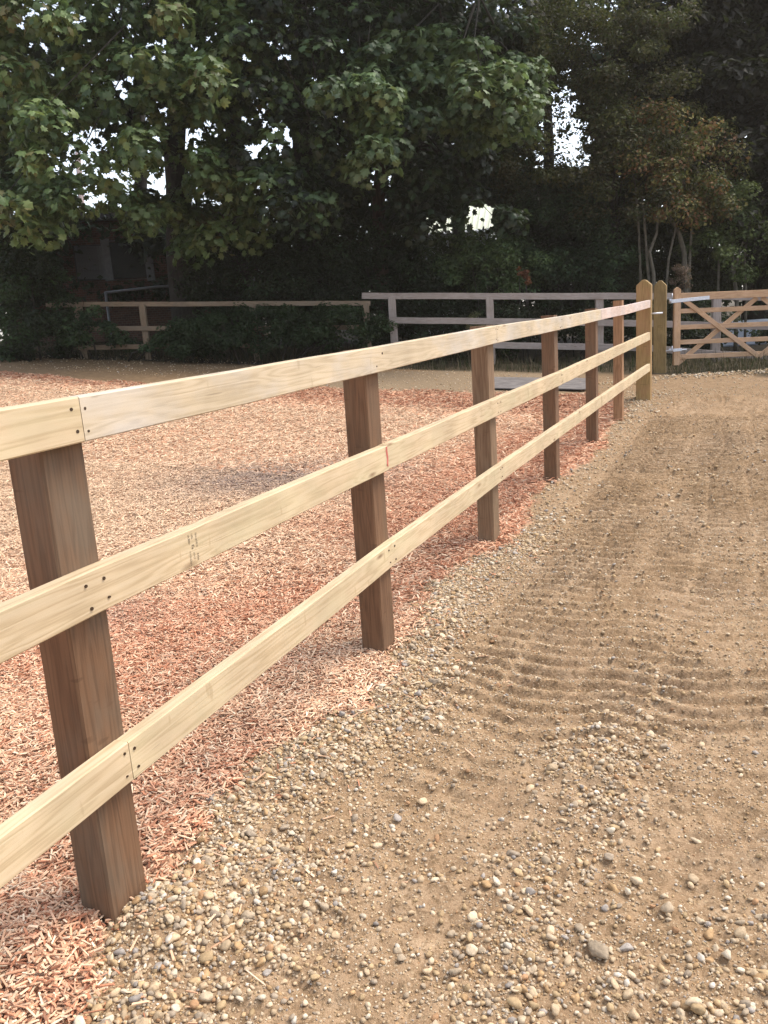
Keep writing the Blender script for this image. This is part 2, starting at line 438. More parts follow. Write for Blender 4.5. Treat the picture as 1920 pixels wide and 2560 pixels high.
M['bark_pale'] = mat_bark('pale_stem', (0.05, 0.042, 0.03), (0.17, 0.15, 0.115))
M['brick'] = mat_brick()
M['roof_dark'] = mat_plain('grey_roof_felt', (0.12, 0.12, 0.125), 0.8)
M['frame'] = mat_plain('dull_frame', (0.13, 0.135, 0.14), 0.6)
M['pane'] = mat_plain('window_pane', (0.012, 0.013, 0.014), 0.15)
M['door'] = mat_plain('dark_boards', (0.05, 0.047, 0.045), 0.7)
M['roof_green'] = mat_plain('pale_green_sheet', (0.60, 0.64, 0.50), 0.6, 0, 0.12, 3)
M['shed_wall'] = mat_plain('pale_grey_sheet', (0.33, 0.36, 0.34), 0.7, 0, 0.2, 3)
M['white'] = mat_plain('white_plastic', (0.55, 0.58, 0.64), 0.5, 0, 0.08)
M['tank'] = mat_plain('blue_grey_plastic', (0.36, 0.39, 0.45), 0.5, 0, 0.15)
M['pipe'] = mat_plain('grey_pipe', (0.15, 0.155, 0.165), 0.5, 0.4, 0.2)
M['pole'] = mat_plain('pale_pole', (0.30, 0.24, 0.23), 0.9)


# ------------------------------------------------------------------ timber pieces
def bar(name, pts, w, t, m, parent=None, up=(0, 0, 1), cham=0.004, sub=0.25, warp=0.0015, cut=(0, 0)):
    """a sawn timber swept along a polyline of world points; local X runs along it, Z up (w), Y across (t)"""
    pts = [Vector([float(a) for a in p]) for p in pts]
    ax = (pts[-1]-pts[0]).normalized(); upv = Vector(up)
    ya = upv.cross(ax).normalized(); za = ax.cross(ya)
    MW = Matrix(((ax[0], ya[0], za[0], pts[0][0]), (ax[1], ya[1], za[1], pts[0][1]), (ax[2], ya[2], za[2], pts[0][2]), (0, 0, 0, 1)))
    inv = MW.inverted()
    loc = [inv @ p for p in pts]
    xs = []
    for a, b2 in zip(loc[:-1], loc[1:]):
        n = max(1, int((b2-a).length/sub))
        xs += [a.lerp(b2, k/n) for k in range(n)]
    xs.append(loc[-1])
    hw, ht, c = w/2, t/2, cham
    sec = [(-ht+c, -hw), (ht-c, -hw), (ht, -hw+c), (ht, hw-c), (ht-c, hw), (-ht+c, hw), (-ht, hw-c), (-ht, -hw+c)]
    V, F = [], []
    rr = random.Random(int(abs(pts[0][0])*1000)*7+int(abs(pts[0][2])*1000)*13+len(name))
    for k, p in enumerate(xs):
        dy, dz = rr.uniform(-warp, warp), rr.uniform(-warp, warp)
        for (y, z) in sec:
            sh = cut[0]*z if k == 0 else (cut[1]*z if k == len(xs)-1 else 0)
            V.append((p[0]+sh, p[1]+y+dy, p[2]+z+dz))
    n = 8
    for k in range(len(xs)-1):
        for j in range(n):
            F.append((k*n+j, k*n+(j+1) % n, (k+1)*n+(j+1) % n, (k+1)*n+j))
    F = [f[::-1] for f in F]
    F.append(tuple(range(n))); F.append(tuple(range((len(xs)-1)*n, len(xs)*n))[::-1])
    o = mesh_obj(name, V, F, m, parent, False, MW)
    me = o.data; bm = bmesh.new(); bm.from_mesh(me); bmesh.ops.recalc_face_normals(bm, faces=bm.faces); bm.to_mesh(me); bm.free()
    return o


def pointed_post(name, x0, x1, y0, y1, zb, zs, zp, m, parent=None, cham=0.006):
    """square post with a gabled, slightly blunted top; grain along local X (vertical)"""
    cx = (x0+x1)/2; pk = (x1-x0)*0.10
    out = [(x0, zb), (x1, zb), (x1, zs), (cx+pk, zp), (cx-pk, zp), (x0, zs)]
    MW = Matrix(((0, 0, 1, 0), (0, 1, 0, 0), (1, 0, 0, 0), (0, 0, 0, 1)))    # local x = world z, local z = world x
    MW.translation = Vector((cx, (y0+y1)/2, zb))
    inv = MW.inverted()
    bm = bmesh.new()
    a = [bm.verts.new(inv @ Vector((x, y0, z))) for x, z in out]; b2 = [bm.verts.new(inv @ Vector((x, y1, z))) for x, z in out]
    bm.faces.new(a); bm.faces.new(b2[::-1])
    for k in range(6):
        bm.faces.new((a[k], b2[k], b2[(k+1) % 6], a[(k+1) % 6]))
    bmesh.ops.recalc_face_normals(bm, faces=bm.faces)
    bmesh.ops.bevel(bm, geom=list(bm.edges), offset=cham, segments=1, affect='EDGES')
    me = bpy.data.meshes.new(name); bm.to_mesh(me); bm.free(); me.materials.append(m)
    o = bpy.data.objects.new(name, me); o.matrix_basis = MW
    return link(o, parent)


def tubes(name, paths, m, parent=None, seg=8, caps=True):
    """paths: list of (points, radii)"""
    V, F = [], []
    for pts, rad in paths:
        pts = [np.asarray(p, float) for p in pts]; b0 = len(V)
        prev = None
        for k, p in enumerate(pts):
            d = nrm((pts[min(k+1, len(pts)-1)]-pts[max(k-1, 0)]))
            if prev is None:
                a = np.cross(d, [0, 0, 1.]) if abs(d[2]) < 0.9 else np.cross(d, [1., 0, 0])
            else: a = prev-d*np.dot(prev, d)
            a = nrm(a); prev = a; c = np.cross(d, a)
            for j in range(seg):
                th = 2*math.pi*j/seg
                V.append(p+rad[k]*(a*math.cos(th)+c*math.sin(th)))
        for k in range(len(pts)-1):
            for j in range(seg):
                F.append((b0+k*seg+j, b0+k*seg+(j+1) % seg, b0+(k+1)*seg+(j+1) % seg, b0+(k+1)*seg+j))
        if caps:
            F.append(tuple(b0+j for j in range(seg))[::-1]); F.append(tuple(b0+(len(pts)-1)*seg+j for j in range(seg)))
    return mesh_obj(name, V, F, m, parent, True)


def disc(name, c, n, r, m, parent=None, h=0.0012, seg=8, squash=1.0):
    """a flat nail head: short cylinder on a face with normal n"""
    n = nrm(np.asarray(n, float)); a = nrm(np.cross(n, [0, 0, 1.])); b2 = np.cross(n, a); c = np.asarray(c, float)
    V = [c-n*0.002+r*(a*math.cos(t)+squash*b2*math.sin(t)) for t in np.linspace(0, 2*math.pi, seg, endpoint=False)]
    V += [v+n*(0.002+h) for v in V]
    F = [tuple(range(seg, 2*seg))]+[(j, (j+1) % seg, seg+(j+1) % seg, seg+j) for j in range(seg)]
    return mesh_obj(name, V, F, m, parent)


def box(name, c, sx, sy, sz, m, parent=None, rz=0.0, bev=0.004):
    bm = bmesh.new(); bmesh.ops.create_cube(bm, size=1)
    bmesh.ops.scale(bm, vec=(sx, sy, sz), verts=bm.verts)
    if bev: bmesh.ops.bevel(bm, geom=list(bm.edges), offset=bev, segments=1, affect='EDGES')
    me = bpy.data.meshes.new(name); bm.to_mesh(me); bm.free(); me.materials.append(m)
    o = bpy.data.objects.new(name, me); o.matrix_basis = Matrix.Translation(Vector([float(a) for a in c])) @ Matrix.Rotation(rz, 4, 'Z')
    return link(o, parent)


# ------------------------------------------------------------------ the ground, one sheet
def axis(dense, lo, hi, g0, growth):
    a = list(dense)
    s = g0
    while a[-1] < hi: a.append(a[-1]+s); s = min(s*growth, 40)
    s = g0; b2 = [dense[0]]
    while b2[-1] > lo: b2.append(b2[-1]-s); s = min(s*growth, 40)
    return np.array(b2[:0:-1]+a)


gx = axis(np.arange(-1.7, 1.0, 0.0115), -420, 420, 0.02, 1.055)
gy = axis(np.concatenate([np.arange(0.55, 3.0, 0.0095), np.arange(3.0, 9.5, 0.0150)]), -60, 700, 0.03, 1.045)
GX, GY = np.meshgrid(gx, gy)
GZ = H(GX, GY)
fx_, fy_ = GX.ravel(), GY.ravel()
ny, nx = GX.shape
ii = np.arange(ny*nx).reshape(ny, nx)
GF = np.stack([ii[:-1, :-1], ii[:-1, 1:], ii[1:, 1:], ii[1:, :-1]], -1).reshape(-1, 4)
mchip = chip_mask(fx_, fy_)
msoil = np.maximum(sstep(9.5, 12.5, fy_+0.35*np.minimum(fx_+2, 0))*0.55, sstep(-1.9, -2.6, fx_)*0.75)
wn = (fbm(fx_, fy_, 0.8, 3, 50)-0.5)*1.0
edge = np.interp(fx_, [-16, -12, -8.4, -6, -4.4, -2.8, -1.5, 0.2, 4], [12.6, 13.0, 13.7, 14.2, 14.5, 14.7, 14.6, 13.4, 12.9])
mrough = sstep(0.0, 0.25, fy_-edge+0.35*wn)
mpath = sstep(0.15, -0.15, np.abs(fx_+9.0+1.2*(fy_-12))-1.0+wn*0.5)*sstep(11.2, 11.8, fy_)*0.0+sstep(-0.2, 0.2, fx_+7.6+wn*0.6-0.9*(fy_-12))*sstep(11.0, 11.6, fy_)*sstep(-2.2, -3.0, fx_)
o = fast_mesh('ground', np.stack([fx_, fy_, GZ.ravel()], -1), GF, M['ground'], None, None, True,
              dict(chip=mchip, soil=np.clip(msoil, 0, 1), path=np.clip(mpath, 0, 1)*0.8, rough=mrough))
tag(o, kind='structure')


# ------------------------------------------------------------------ wood chips
def sample_ground(n, fn, xr, yr):
    x = rng.uniform(*xr, n); y = rng.uniform(*yr, n)
    k = fn(x, y) > rng.random(n)
    return x[k], y[k]


def vis(x, y, m=60):
    px, py, z = proj(np.stack([x, y, base_h(x, y)], -1))
    return (z > 0.5) & (px > -m) & (px < 1659+m) & (py > 500) & (py < 2212+m*2)


chip_v = np.array([(-.5, -.36, 0), (.5, -.5, 0), (.46, .5, 0), (-.5, .42, 0), (-.47, -.3, 1), (.42, -.42, 1), (.5, .36, 1), (-.42, .45, 1)], float)
chip_f = np.array([(4, 5, 6, 7), (0, 1, 5, 4), (1, 2, 6, 5), (2, 3, 7, 6), (3, 0, 4, 7)])


def chips(n, xr, yr, scale, lift, fn=chip_mask):
    x, y = sample_ground(n, fn, xr, yr); k = vis(x, y, 300); x, y = x[k], y[k]; n = len(x)
    L = rng.gamma(3.6, 0.0055, n)*scale+0.006*scale; Wd = rng.uniform(0.0028, 0.0070, n)*scale; T = rng.uniform(0.0012, 0.0028, n)*scale
    Nn = np.stack([rng.normal(0, .26, n), rng.normal(0, .26, n), np.ones(n)], -1)
    X, Y, Z = frames(Nn)
    z = H(x, y)+rng.uniform(-0.002, lift, n)
    red = sstep(0.40, 0.66, fbm(x, y, 0.75, 3, 60)+0.25*np.exp(-((x+1.5)/0.8)**2)*sstep(1.5, 4, y))
    red = np.maximum(red, sstep(1.0, 0.6, np.abs(y-10.6-0.25*(fbm(x, y, 0.6, 2, 61)-.5)))*1.1)
    farred = sstep(9.5, 9.9, y)
    pal = np.array([(0.67, 0.43, 0.275), (0.73, 0.52, 0.35), (0.61, 0.36, 0.22), (0.48, 0.25, 0.15), (0.75, 0.57, 0.40), (0.28, 0.135, 0.08)])*1.08
    palr = np.array([(0.59, 0.31, 0.19), (0.51, 0.23, 0.13), (0.64, 0.38, 0.24), (0.40, 0.165, 0.09), (0.68, 0.46, 0.31), (0.24, 0.095, 0.052)])*1.08
    pr = [0.26, 0.2, 0.22, 0.14, 0.12, 0.06]
    idx = rng.choice(6, n, p=pr)
    red = red*(0.45+0.55*sstep(1.4, 2.4, y))
    isr = rng.random(n) < red*0.85
    c = np.where(isr[:, None], palr[idx], pal[idx])
    # tan, paler stretch in the middle of the paddock
    tan = np.clip(sstep(1.9, 3.6, -x)*sstep(2.6, 4.6, y)*sstep(10.0, 9.0, y)*1.15, 0, 1)
    c = c*(1-0.75*tan[:, None])+np.array([0.80, 0.58, 0.385])*rng.uniform(0.62, 1.08, n)[:, None]*0.75*tan[:, None]
    for (dx, dy, r, k_) in ((-3.65, 5.75, 0.55, 1.1), (-3.0, 6.3, 0.38, 0.7), (-2.9, 2.9, 0.25, 0.4), (-2.0, 4.4, 0.15, 0.4)):
        g = k_*np.exp(-(((x-dx)/1.3)**2+(y-dy)**2)/r**2)*rng.uniform(0.2, 1.2, n)
        c = c*(1-np.clip(g, 0, .85)[:, None])+np.array([0.26, 0.19, 0.165])*np.clip(g, 0, .85)[:, None]
    c = c*rng.uniform(0.75, 1.15, n)[:, None]*(1-0.25*farred[:, None])
    return np.stack([x, y, z], -1), X*L[:, None], Y*Wd[:, None], Z*T[:, None], c


parts = [chips(330000, (-5.0, -1.05), (0.5, 3.4), 1.0, 0.020), chips(160000, (-9.0, -1.05), (3.3, 6.0), 1.25, 0.024), chips(80000, (-15, -1.1), (5.9, 9.0), 1.8, 0.03),
         chips(60000, (-24, -1.2), (8.9, 12.2), 2.4, 0.03)]
# strays among the stones beyond the edge
stray = lambda x, y: np.exp(-np.clip(x-np.interp(y, CB[:, 0], CB[:, 1]), 0, 9)/0.11)*0.20*(1-chip_mask(x, y))
parts.append(chips(40000, (-1.5, -0.5), (0.8, 4.5), 0.95, 0.012, stray))
A = [np.concatenate(a) for a in zip(*parts)]
o = scatter('wood_chips', chip_v, chip_f, A[0], A[1], A[2], A[3], A[4], M['chip'])
tag(o, 'loose pinkish red and tan wood chips covering the fenced paddock', 'wood chips', kind='stuff')


# ------------------------------------------------------------------ gravel
def ico(sub):
    bm = bmesh.new(); bmesh.ops.create_icosphere(bm, subdivisions=sub, radius=1)
    V = np.array([v.co[:] for v in bm.verts]); F = np.array([[v.index for v in f.verts] for f in bm.faces]); bm.free()
    return V, F


def stones(n, xr, yr, smin, smax, power, dens, sub, seed, flat=0.62, sink=0.25):
    x, y = sample_ground(n, dens, xr, yr); k = vis(x, y, 480); x, y = x[k], y[k]; n = len(x)
    if n == 0: return []
    u = rng.random(n); S = smin*(smax/smin)**(u**power)
    base, F = ico(sub)
    outs = []
    pal = np.array([(0.44, 0.325, 0.205), (0.40, 0.28, 0.155), (0.37, 0.285, 0.195), (0.50, 0.39, 0.265), (0.37, 0.235, 0.12), (0.30, 0.235, 0.17), (0.53, 0.44, 0.325), (0.33, 0.19, 0.10), (0.30, 0.26, 0.225), (0.56, 0.49, 0.40)])
    pp = np.array([.22, .17, .15, .14, .08, .07, .08, .025, .04, .025])
    for q in range(6):
        r2 = np.random.default_rng(seed*10+q)
        v = base.copy()
        for _ in range(9 if sub > 1 else 3):
            d = nrm(r2.normal(size=3)); cut = r2.uniform(0.38, 0.8)
            s = v@d; v = v-np.outer(np.clip(s-cut, 0, 9)*0.85, d)
        v = v*(1+r2.normal(0, 0.07, (len(v), 1)))
        sel = np.arange(n) % 6 == q; m_ = sel.sum()
        Nn = np.stack([rng.normal(0, .3, m_), rng.normal(0, .3, m_), np.ones(m_)], -1)
        X, Y, Z = frames(Nn); s = S[sel]/2
        ax = rng.uniform(0.95, 1.35, m_); bx = rng.uniform(0.75, 1.0, m_); fz = rng.uniform(flat*0.8, flat*1.3, m_)
        xx, yy = x[sel], y[sel]
        z = H(xx, yy)+s*fz*(1-2*sink*rng.uniform(0.3, 1.6, m_))
        idx = rng.choice(10, m_, p=pp/pp.sum())
        c = 1.08*pal[idx]*rng.uniform(0.8, 1.14, m_)[:, None]
        V = (np.stack([xx, yy, z], -1)[:, None] + v[None, :, 0, None]*(X*(s*ax)[:, None])[:, None] + v[None, :, 1, None]*(Y*(s*bx)[:, None])[:, None] + v[None, :, 2, None]*(Z*(s*fz)[:, None])[:, None])
        outs.append((V.reshape(-1, 3), F, m_, len(v), np.repeat(c, len(v), 0)))
    return outs


outside = lambda x, y: 1-chip_mask(x, y, 0.02)
d_rich = lambda x, y: np.clip(ridge(x, y)*0.85, 0, 1)*outside(x, y)
d_mid = lambda x, y: np.clip(0.10+0.75*ridge(x, y)+0.35*(fbm(x, y, 3, 3, 70)-0.45), 0.02, 1)*outside(x, y)
d_all = lambda x, y: np.clip(0.25+1.1*(fbm(x, y, 4, 3, 71)-0.4)+0.4*ridge(x, y), 0.05, 1)*outside(x, y)
sets = []
sets += stones(27000, (-1.6, 0.9), (0.4, 4.6), 0.012, 0.034, 2.2, d_rich, 2, 1, sink=0.25)
sets += stones(92000, (-1.6, 1.4), (0.4, 4.8), 0.007, 0.020, 1.5, d_mid, 1, 2)
sets += stones(235000, (-1.6, 1.4), (0.4, 5.2), 0.003, 0.009, 1.4, d_all, 1, 3)
sets += stones(40000, (-1.7, 1.4), (4.5, 9), 0.010, 0.034, 1.9, lambda x, y: np.clip(0.08+0.9*ridge(x, y)+0.3*(fbm(x, y, 3, 3, 70)-0.5), .02, 1)*outside(x, y), 1, 4)
sets += stones(30000, (-1.7, 1.6), (5.0, 12.5), 0.007, 0.018, 1.5, d_all, 1, 5)
sets += stones(5000, (-1.9, 0.6), (9, 12.2), 0.012, 0.04, 1.7, lambda x, y: np.exp(-((x+1.35)/0.35)**2)*outside(x, y), 1, 6)
sets += stones(9000, (-16, 2.0), (11.3, 14.6), 0.01, 0.035, 1.7, lambda x, y: outside(x, y)*0.5, 1, 7)
sets += stones(5000, (-2.5, 2.5), (12.9, 14.9), 0.02, 0.06, 1.5, lambda x, y: np.exp(-((y-(13.75+0.35*(x+0.5)))/0.22)**2), 1, 8)
# a few larger cobbles and lumps of dried earth
sets += stones(700, (-1.6, 0.7), (0.8, 3.6), 0.028, 0.044, 1.8, lambda x, y: 0.05*d_rich(x, y), 3, 9, sink=0.2)
VV, FF, CC, off = [], [], [], 0
for V, F, m_, t, c in sets:
    VV.append(V); CC.append(c)
    FF.append((F[None]+(np.arange(m_)*t)[:, None, None]).reshape(-1, 3)+off); off += len(V)
o = fast_mesh('gravel', np.concatenate(VV), np.concatenate(FF), M['stone'], None, np.concatenate(CC), True)
tag(o, 'loose rounded buff and grey gravel spread over the sandy track', 'gravel', kind='stuff')

# ------------------------------------------------------------------ the new post and rail fence
RX = lambda y: -1.2779+0.001857*(y-2.904)*(y-8.012)               # front face of the rails
YS = [1.235, 2.83, 4.44, 6.12, 7.80, 9.33, 11.27]
TOPZ = {'top': [1.219, 1.217, 1.225, 1.217, 1.224, 1.225, 1.246], 'mid': [0.86, 0.847, 0.838, 0.828, 0.833, 0.839, 0.851], 'low': [0.448, 0.465, 0.462, 0.454, 0.448, 0.450, 0.458]}
WID = {'top': 0.093, 'mid': 0.097, 'low': 0.096}
RT = 0.038
fence = empty('post_and_rail_fence', (RX(1.235)-0.09, 1.235, Hs(-1.34, 1.25)))
tag(fence, 'long new fence of three pale rails on brown posts in the foreground', 'fence')
pm = ['post_first', 'post', 'post_knot', 'post', 'post', 'post_orange']
for k in range(6):
    y = YS[k]; x1 = RX(y)-RT-0.001
    lean = [(0.0, 0), (0.004, 0), (0.006, 0.004), (0, 0), (-.004, 0), (0.008, 0.0)][k]
    zt = SLOPE*y+TOPZ['top'][k]+[-0.014, -0.006, 0.004, 0.014, 0.012, 0.055][k]
    zb = Hs(x1, y)-0.25
    cy = y+0.06
    p = bar('post', [(x1-0.0475, cy, zb), (x1-0.0475+lean[0]*0, cy+lean[1], zt)], 0.095, 0.12, M[pm[k]], fence, up=(1, 0, 0), cham=0.005, warp=0.001)
    if k == 0: tag(p, 'nearest brown post with a dark side knot, joints of two rails nailed on it')
    if k == 5: tag(p, 'last thin orange-brown post standing a little above the top rail')
JO = {'top': [0, 2, 4], 'mid': [1, 3, 5], 'low': [0, 2, 4]}          # posts where two lengths meet
xa = lambda y: RX(y)-RT/2
for nm in ('top', 'mid', 'low'):
    zz = lambda y, nm=nm: float(np.interp(y, YS, TOPZ[nm])+SLOPE*y-WID[nm]/2)
    cuts = [-0.62]+[YS[k]+[0.085, 0.075, 0.06, 0.06, 0.06, 0.06][k] for k in JO[nm]]+[YS[6]-0.004]
    for a, b2 in zip(cuts[:-1], cuts[1:]):
        ys = [a+0.0012]+[y+0.06 for y in YS[:6] if a+0.05 < y+0.06 < b2-0.05]+[b2-0.0012]
        mm = M['rail_top'] if nm == 'top' else M['rail']
        if nm == 'top' and a < 0: mm = M['rail']
        if nm == 'top' and b2 > 11: mm = M['rail_pink']
        rail = bar('rail', [(xa(y), y, zz(y)) for y in ys], WID[nm], RT, mm, fence, cham=0.003, warp=0.0012, sub=0.3)
        if nm == 'top' and b2 > 11: tag(rail, 'pinkish last length of the top rail next to the gatepost')
        # nail heads where the rail crosses each post
        for k in range(6):
            jo = [0.085, 0.075, 0.06, 0.06, 0.06, 0.06][k]
            for dy in ((jo-0.02, jo+0.019) if k in JO[nm] else (0.03, 0.088)):
                yn = YS[k]+dy
                near_end = min(abs(yn-a), abs(yn-b2))
                if not (a+0.008 < yn < b2-0.008) or k > 3: continue
                for dz in (-0.026, 0.024):
                    if random.random() < 0.25 and k > 0: continue
                    jy, jz = random.uniform(-.006, .006), random.uniform(-.006, .006)
                    disc('nail', (RX(yn+jy)+0.0012, yn+jy, zz(yn)+dz+jz), (1, 0, 0), random.uniform(0.0032, 0.0046), M['nail'], rail, 0.0006, 7, random.uniform(.6, 1))
        if nm == 'mid' and a < 0:
            # printed grading stamp across the rail and a red marker line at the joint
            ys0 = 1.62
            def stroke(u, v, du, dv):
                y0, z0 = ys0+u, zz(ys0)+v
                x0 = RX(y0)+0.0017
                return [(x0, y0, z0), (x0, y0+du, z0), (x0, y0+du, z0+dv), (x0, y0, z0+dv)]
            V, F = [], []
            rs = random.Random(4)
            for col, (u0, va, vb) in enumerate(((0.0, 0.012, 0.036), (0.0, -0.040, -0.006), (0.013, 0.022, 0.036), (0.016, -0.030, -0.012), (0.030, -0.002, 0.034), (0.030, -0.034, -0.018))):
                v_ = vb
                while v_ > va:
                    hgt = rs.uniform(0.0008, 0.0016); wdt = rs.uniform(0.004, 0.0065)
                    s = len(V); V += stroke(u0+rs.uniform(0, .001), v_-hgt, wdt, hgt); F.append((s, s+1, s+2, s+3))
                    if rs.random() < .5:
                        s = len(V); V += stroke(u0+rs.choice((0, wdt-.001)), v_-hgt-0.0016, 0.0011, 0.002); F.append((s, s+1, s+2, s+3))
                    v_ -= rs.uniform(0.0028, 0.004)
            for (du, dv, a_, b_) in ((0.012, 0.006, 0.0085, 0.0018), (0.0195, 0.001, 0.0018, 0.006), (0.012, -0.001, 0.0018, 0.005), (0.012, -0.002, 0.006, 0.0018)):
                s = len(V); V += stroke(du, dv, a_, b_); F.append((s, s+1, s+2, s+3))
            mesh_obj('printed_stamp', V, F, M['ink'], rail)
            yj = b2-0.010
            mesh_obj('red_mark', [(RX(yj)+0.0018, yj+d1, zz(yj)+d2) for d1, d2 in ((-.008, -.030), (.006, -.034), (.011, -.0), (.006, .030), (.007, .044), (-.007, .045), (-.010, .028), (-.004, 0))], [tuple(range(8))], M['red'], rail)

# gatepost at the end of the fence
gx1 = RX(11.3)+0.004
gp = empty('gatepost', (gx1-0.09, 11.36, Hs(-1.33, 11.36)))
tag(gp, 'yellow-brown pointed gatepost closing the end of the pale rail fence', 'gatepost', 'pointed gateposts')
gb = Hs(-1.33, 11.3)-0.3
pz = at(1384, 618, 11.02)[2]; pk = at(1387, 607, 11.02)[2]
pointed_post('post', gx1-0.178, gx1, 11.27, 11.445, gb, pz, pk, M['gatepost'], gp)
zl = at(1405, 677, 11.1)[2]
tubes('latch_bolt', [([(gx1-0.03, 11.36, zl), (gx1+0.13, 11.40, zl+0.002)], [0.011, 0.011])], M['steel'], gp)

# hinge post across the gateway
hp = at(1425, 800, 14.15)
hx, hy = hp[0], hp[1]
hb = Hs(hx, hy)-0.4
hpo = empty('gatepost', (hx, hy, Hs(hx, hy)))
tag(hpo, 'olive brown pointed gatepost carrying the hinges of the open gate', 'gatepost', 'pointed gateposts')
pointed_post('post', hx-0.098, hx+0.098, hy-0.09, hy+0.09, hb, at(1425, 618, 14.1)[2], at(1425, 607, 14.1)[2], M['hingepost'], hpo)
for yy in (645, 758):
    a = at(1436, yy, 14.05); b2 = at(1452, yy-1, 14.0)
    tubes('hinge_pin', [([a-(b2-a)*0.3, a, b2, b2+np.array([0, 0, 0.075])], [0.010]*4)], M['steel'], hpo)

# ------------------------------------------------------------------ the field gate, swung open, facing the camera
G0 = at(1462, 700, 13.95); G1 = at(1659, 692, 13.95)
gu = nrm(np.array([(G1-G0)[0], (G1-G0)[1], 0])); gnrm = np.array([-cF[0], -cF[1], 0]); gnrm = nrm(gnrm-gu*np.dot(gnrm, gu))
gate = empty('field_gate', (G0[0], G0[1], Hs(G0[0], G0[1])))
tag(gate, 'open five-barred timber field gate with diagonal braces and galvanised hinges', 'gate')
GW = 2.75
tilt = (G1-G0)[2]/np.linalg.norm((G1-G0)[:2])
gz = lambda py: at(1462, py, 13.95)[2]
gpnt = lambda u, z, n=0.0: G0*np.array([1, 1, 0])+gu*u+np.array([0, 0, z+tilt*u])+gnrm*n
bar('hinge_stile', [gpnt(0, gz(790)), gpnt(0, gz(626))], 0.105, 0.075, M['gate'], gate, up=gu, cham=0.004)
mesh_obj('stile_cap', [gpnt(a, z, n) for n in (-.036, .036) for a, z in ((-.052, gz(626)+.001), (.052, gz(626)+.001), (0, gz(621)+.004))], [(0, 1, 2), (3, 5, 4), (0, 3, 4, 1), (1, 4, 5, 2), (2, 5, 3, 0)], M['gate'], gate)
bar('head_stile', [gpnt(GW, gz(790)), gpnt(GW, gz(626))], 0.075, 0.075, M['gate'], gate, up=gu, cham=0.004)
bar('top_rail', [gpnt(0.053, gz(641.5)), gpnt(GW-0.038, gz(641.5))], 0.118, 0.068, M['gate'], gate, cham=0.004)
for py in (672.5, 707.5, 740, 772):
    bar('bar', [gpnt(0.053, gz(py)), gpnt(GW-0.038, gz(py))], 0.075, 0.022, M['gate'], gate, cham=0.003)
vb = GW/2
for (a, za, b2, zb, n) in ((0.10, gz(648), vb-0.005, gz(778), 0.024), (vb+0.005, gz(778), GW-0.10, gz(648), 0.024), (0.02, gz(788), vb-0.04, gz(650), -0.024), (vb+0.04, gz(650), GW-0.02, gz(788), -0.024)):
    bar('brace', [gpnt(a, za, n), gpnt(b2, zb, n)], 0.075, 0.022, M['gate'], gate, cham=0.003)
bar('hinge_band', [gpnt(-0.11, gz(650.5), 0.042), gpnt(0.52, gz(645.5), 0.042)], 0.058, 0.007, M['steel'], gate, cham=0.001)
tubes('hinge_eye', [([gpnt(-0.115, gz(655), 0.0), gpnt(-0.115, gz(645), 0.0)], [0.022, 0.022])], M['steel'], gate)
tubes('hinge_eye', [([gpnt(-0.11, gz(761), 0.0), gpnt(-0.11, gz(753), 0.0)], [0.022, 0.022]), ([gpnt(-0.12, gz(757), 0), gpnt(0.17, gz(756.5), 0.0)], [0.011, 0.011])], M['steel'], gate)
bar('hinge_plate', [gpnt(-0.07, gz(756.5), 0.042), gpnt(0.075, gz(756), 0.042)], 0.05, 0.006, M['steel'], gate, cham=0.001)

# ------------------------------------------------------------------ weathered fences behind
def fence_behind(name, label, rails, posts, wid, m):
    """rails: list of ((px,py,d),(px,py,d)); posts: list of (px, py_top, d)"""
    b0 = at(posts[0][0], posts[0][1], posts[0][2])
    f = empty(name, (b0[0], b0[1], Hs(b0[0], b0[1]))); tag(f, label, 'fence')
    for ps in rails:
        bar('rail', [at(*p) for p in ps], wid, 0.036, M[m], f, cham=0.004, warp=0.004, sub=0.6)
    for (px, py, d, w) in posts:
        p = at(px, py, d+0.08); zb = Hs(p[0], p[1])-0.3
        bar('post', [(p[0], p[1], zb), (p[0], p[1], p[2])], w, 0.10, M[m], f, up=tuple(cR*np.array([1, 1, 0])), cham=0.006, warp=0.003)
    return f


fence_behind('post_and_rail_fence', 'weathered grey three-rail fence crossing behind the field gate',
             [((782, 639, 16.4), (1057, 640, 16.0), (1400, 640, 15.45), (1560, 641, 15.2)), ((1561.5, 641, 15.2), (1900, 646, 14.8)),
              ((840, 692, 16.3), (1057, 694, 16.0), (1400, 699, 15.45), (1560, 703, 15.2)), ((1561.5, 703, 15.2), (1900, 712, 14.8)),
              ((850, 744, 16.3), (1057, 745, 16.0), (1400, 752, 15.45), (1560, 766, 15.2)), ((1561.5, 766, 15.2), (1900, 778, 14.8))],
             [(846, 642, 16.25, 0.15), (1057, 642, 15.95, 0.14), (1294, 645, 15.6, 0.14), (1548, 645, 15.15, 0.15), (1830, 648, 14.8, 0.14)], 0.118, 'grey_rail')
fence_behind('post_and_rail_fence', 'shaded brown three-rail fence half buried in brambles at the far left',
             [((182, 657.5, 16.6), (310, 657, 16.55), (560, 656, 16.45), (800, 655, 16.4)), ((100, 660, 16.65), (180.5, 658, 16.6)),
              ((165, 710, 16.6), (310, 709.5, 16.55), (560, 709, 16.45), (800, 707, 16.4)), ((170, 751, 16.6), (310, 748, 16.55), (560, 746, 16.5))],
             [(168, 658, 16.5, 0.15), (307, 658, 16.45, 0.12), (545, 657, 16.4, 0.12), (790, 655, 16.35, 0.12)], 0.092, 'brown_rail')

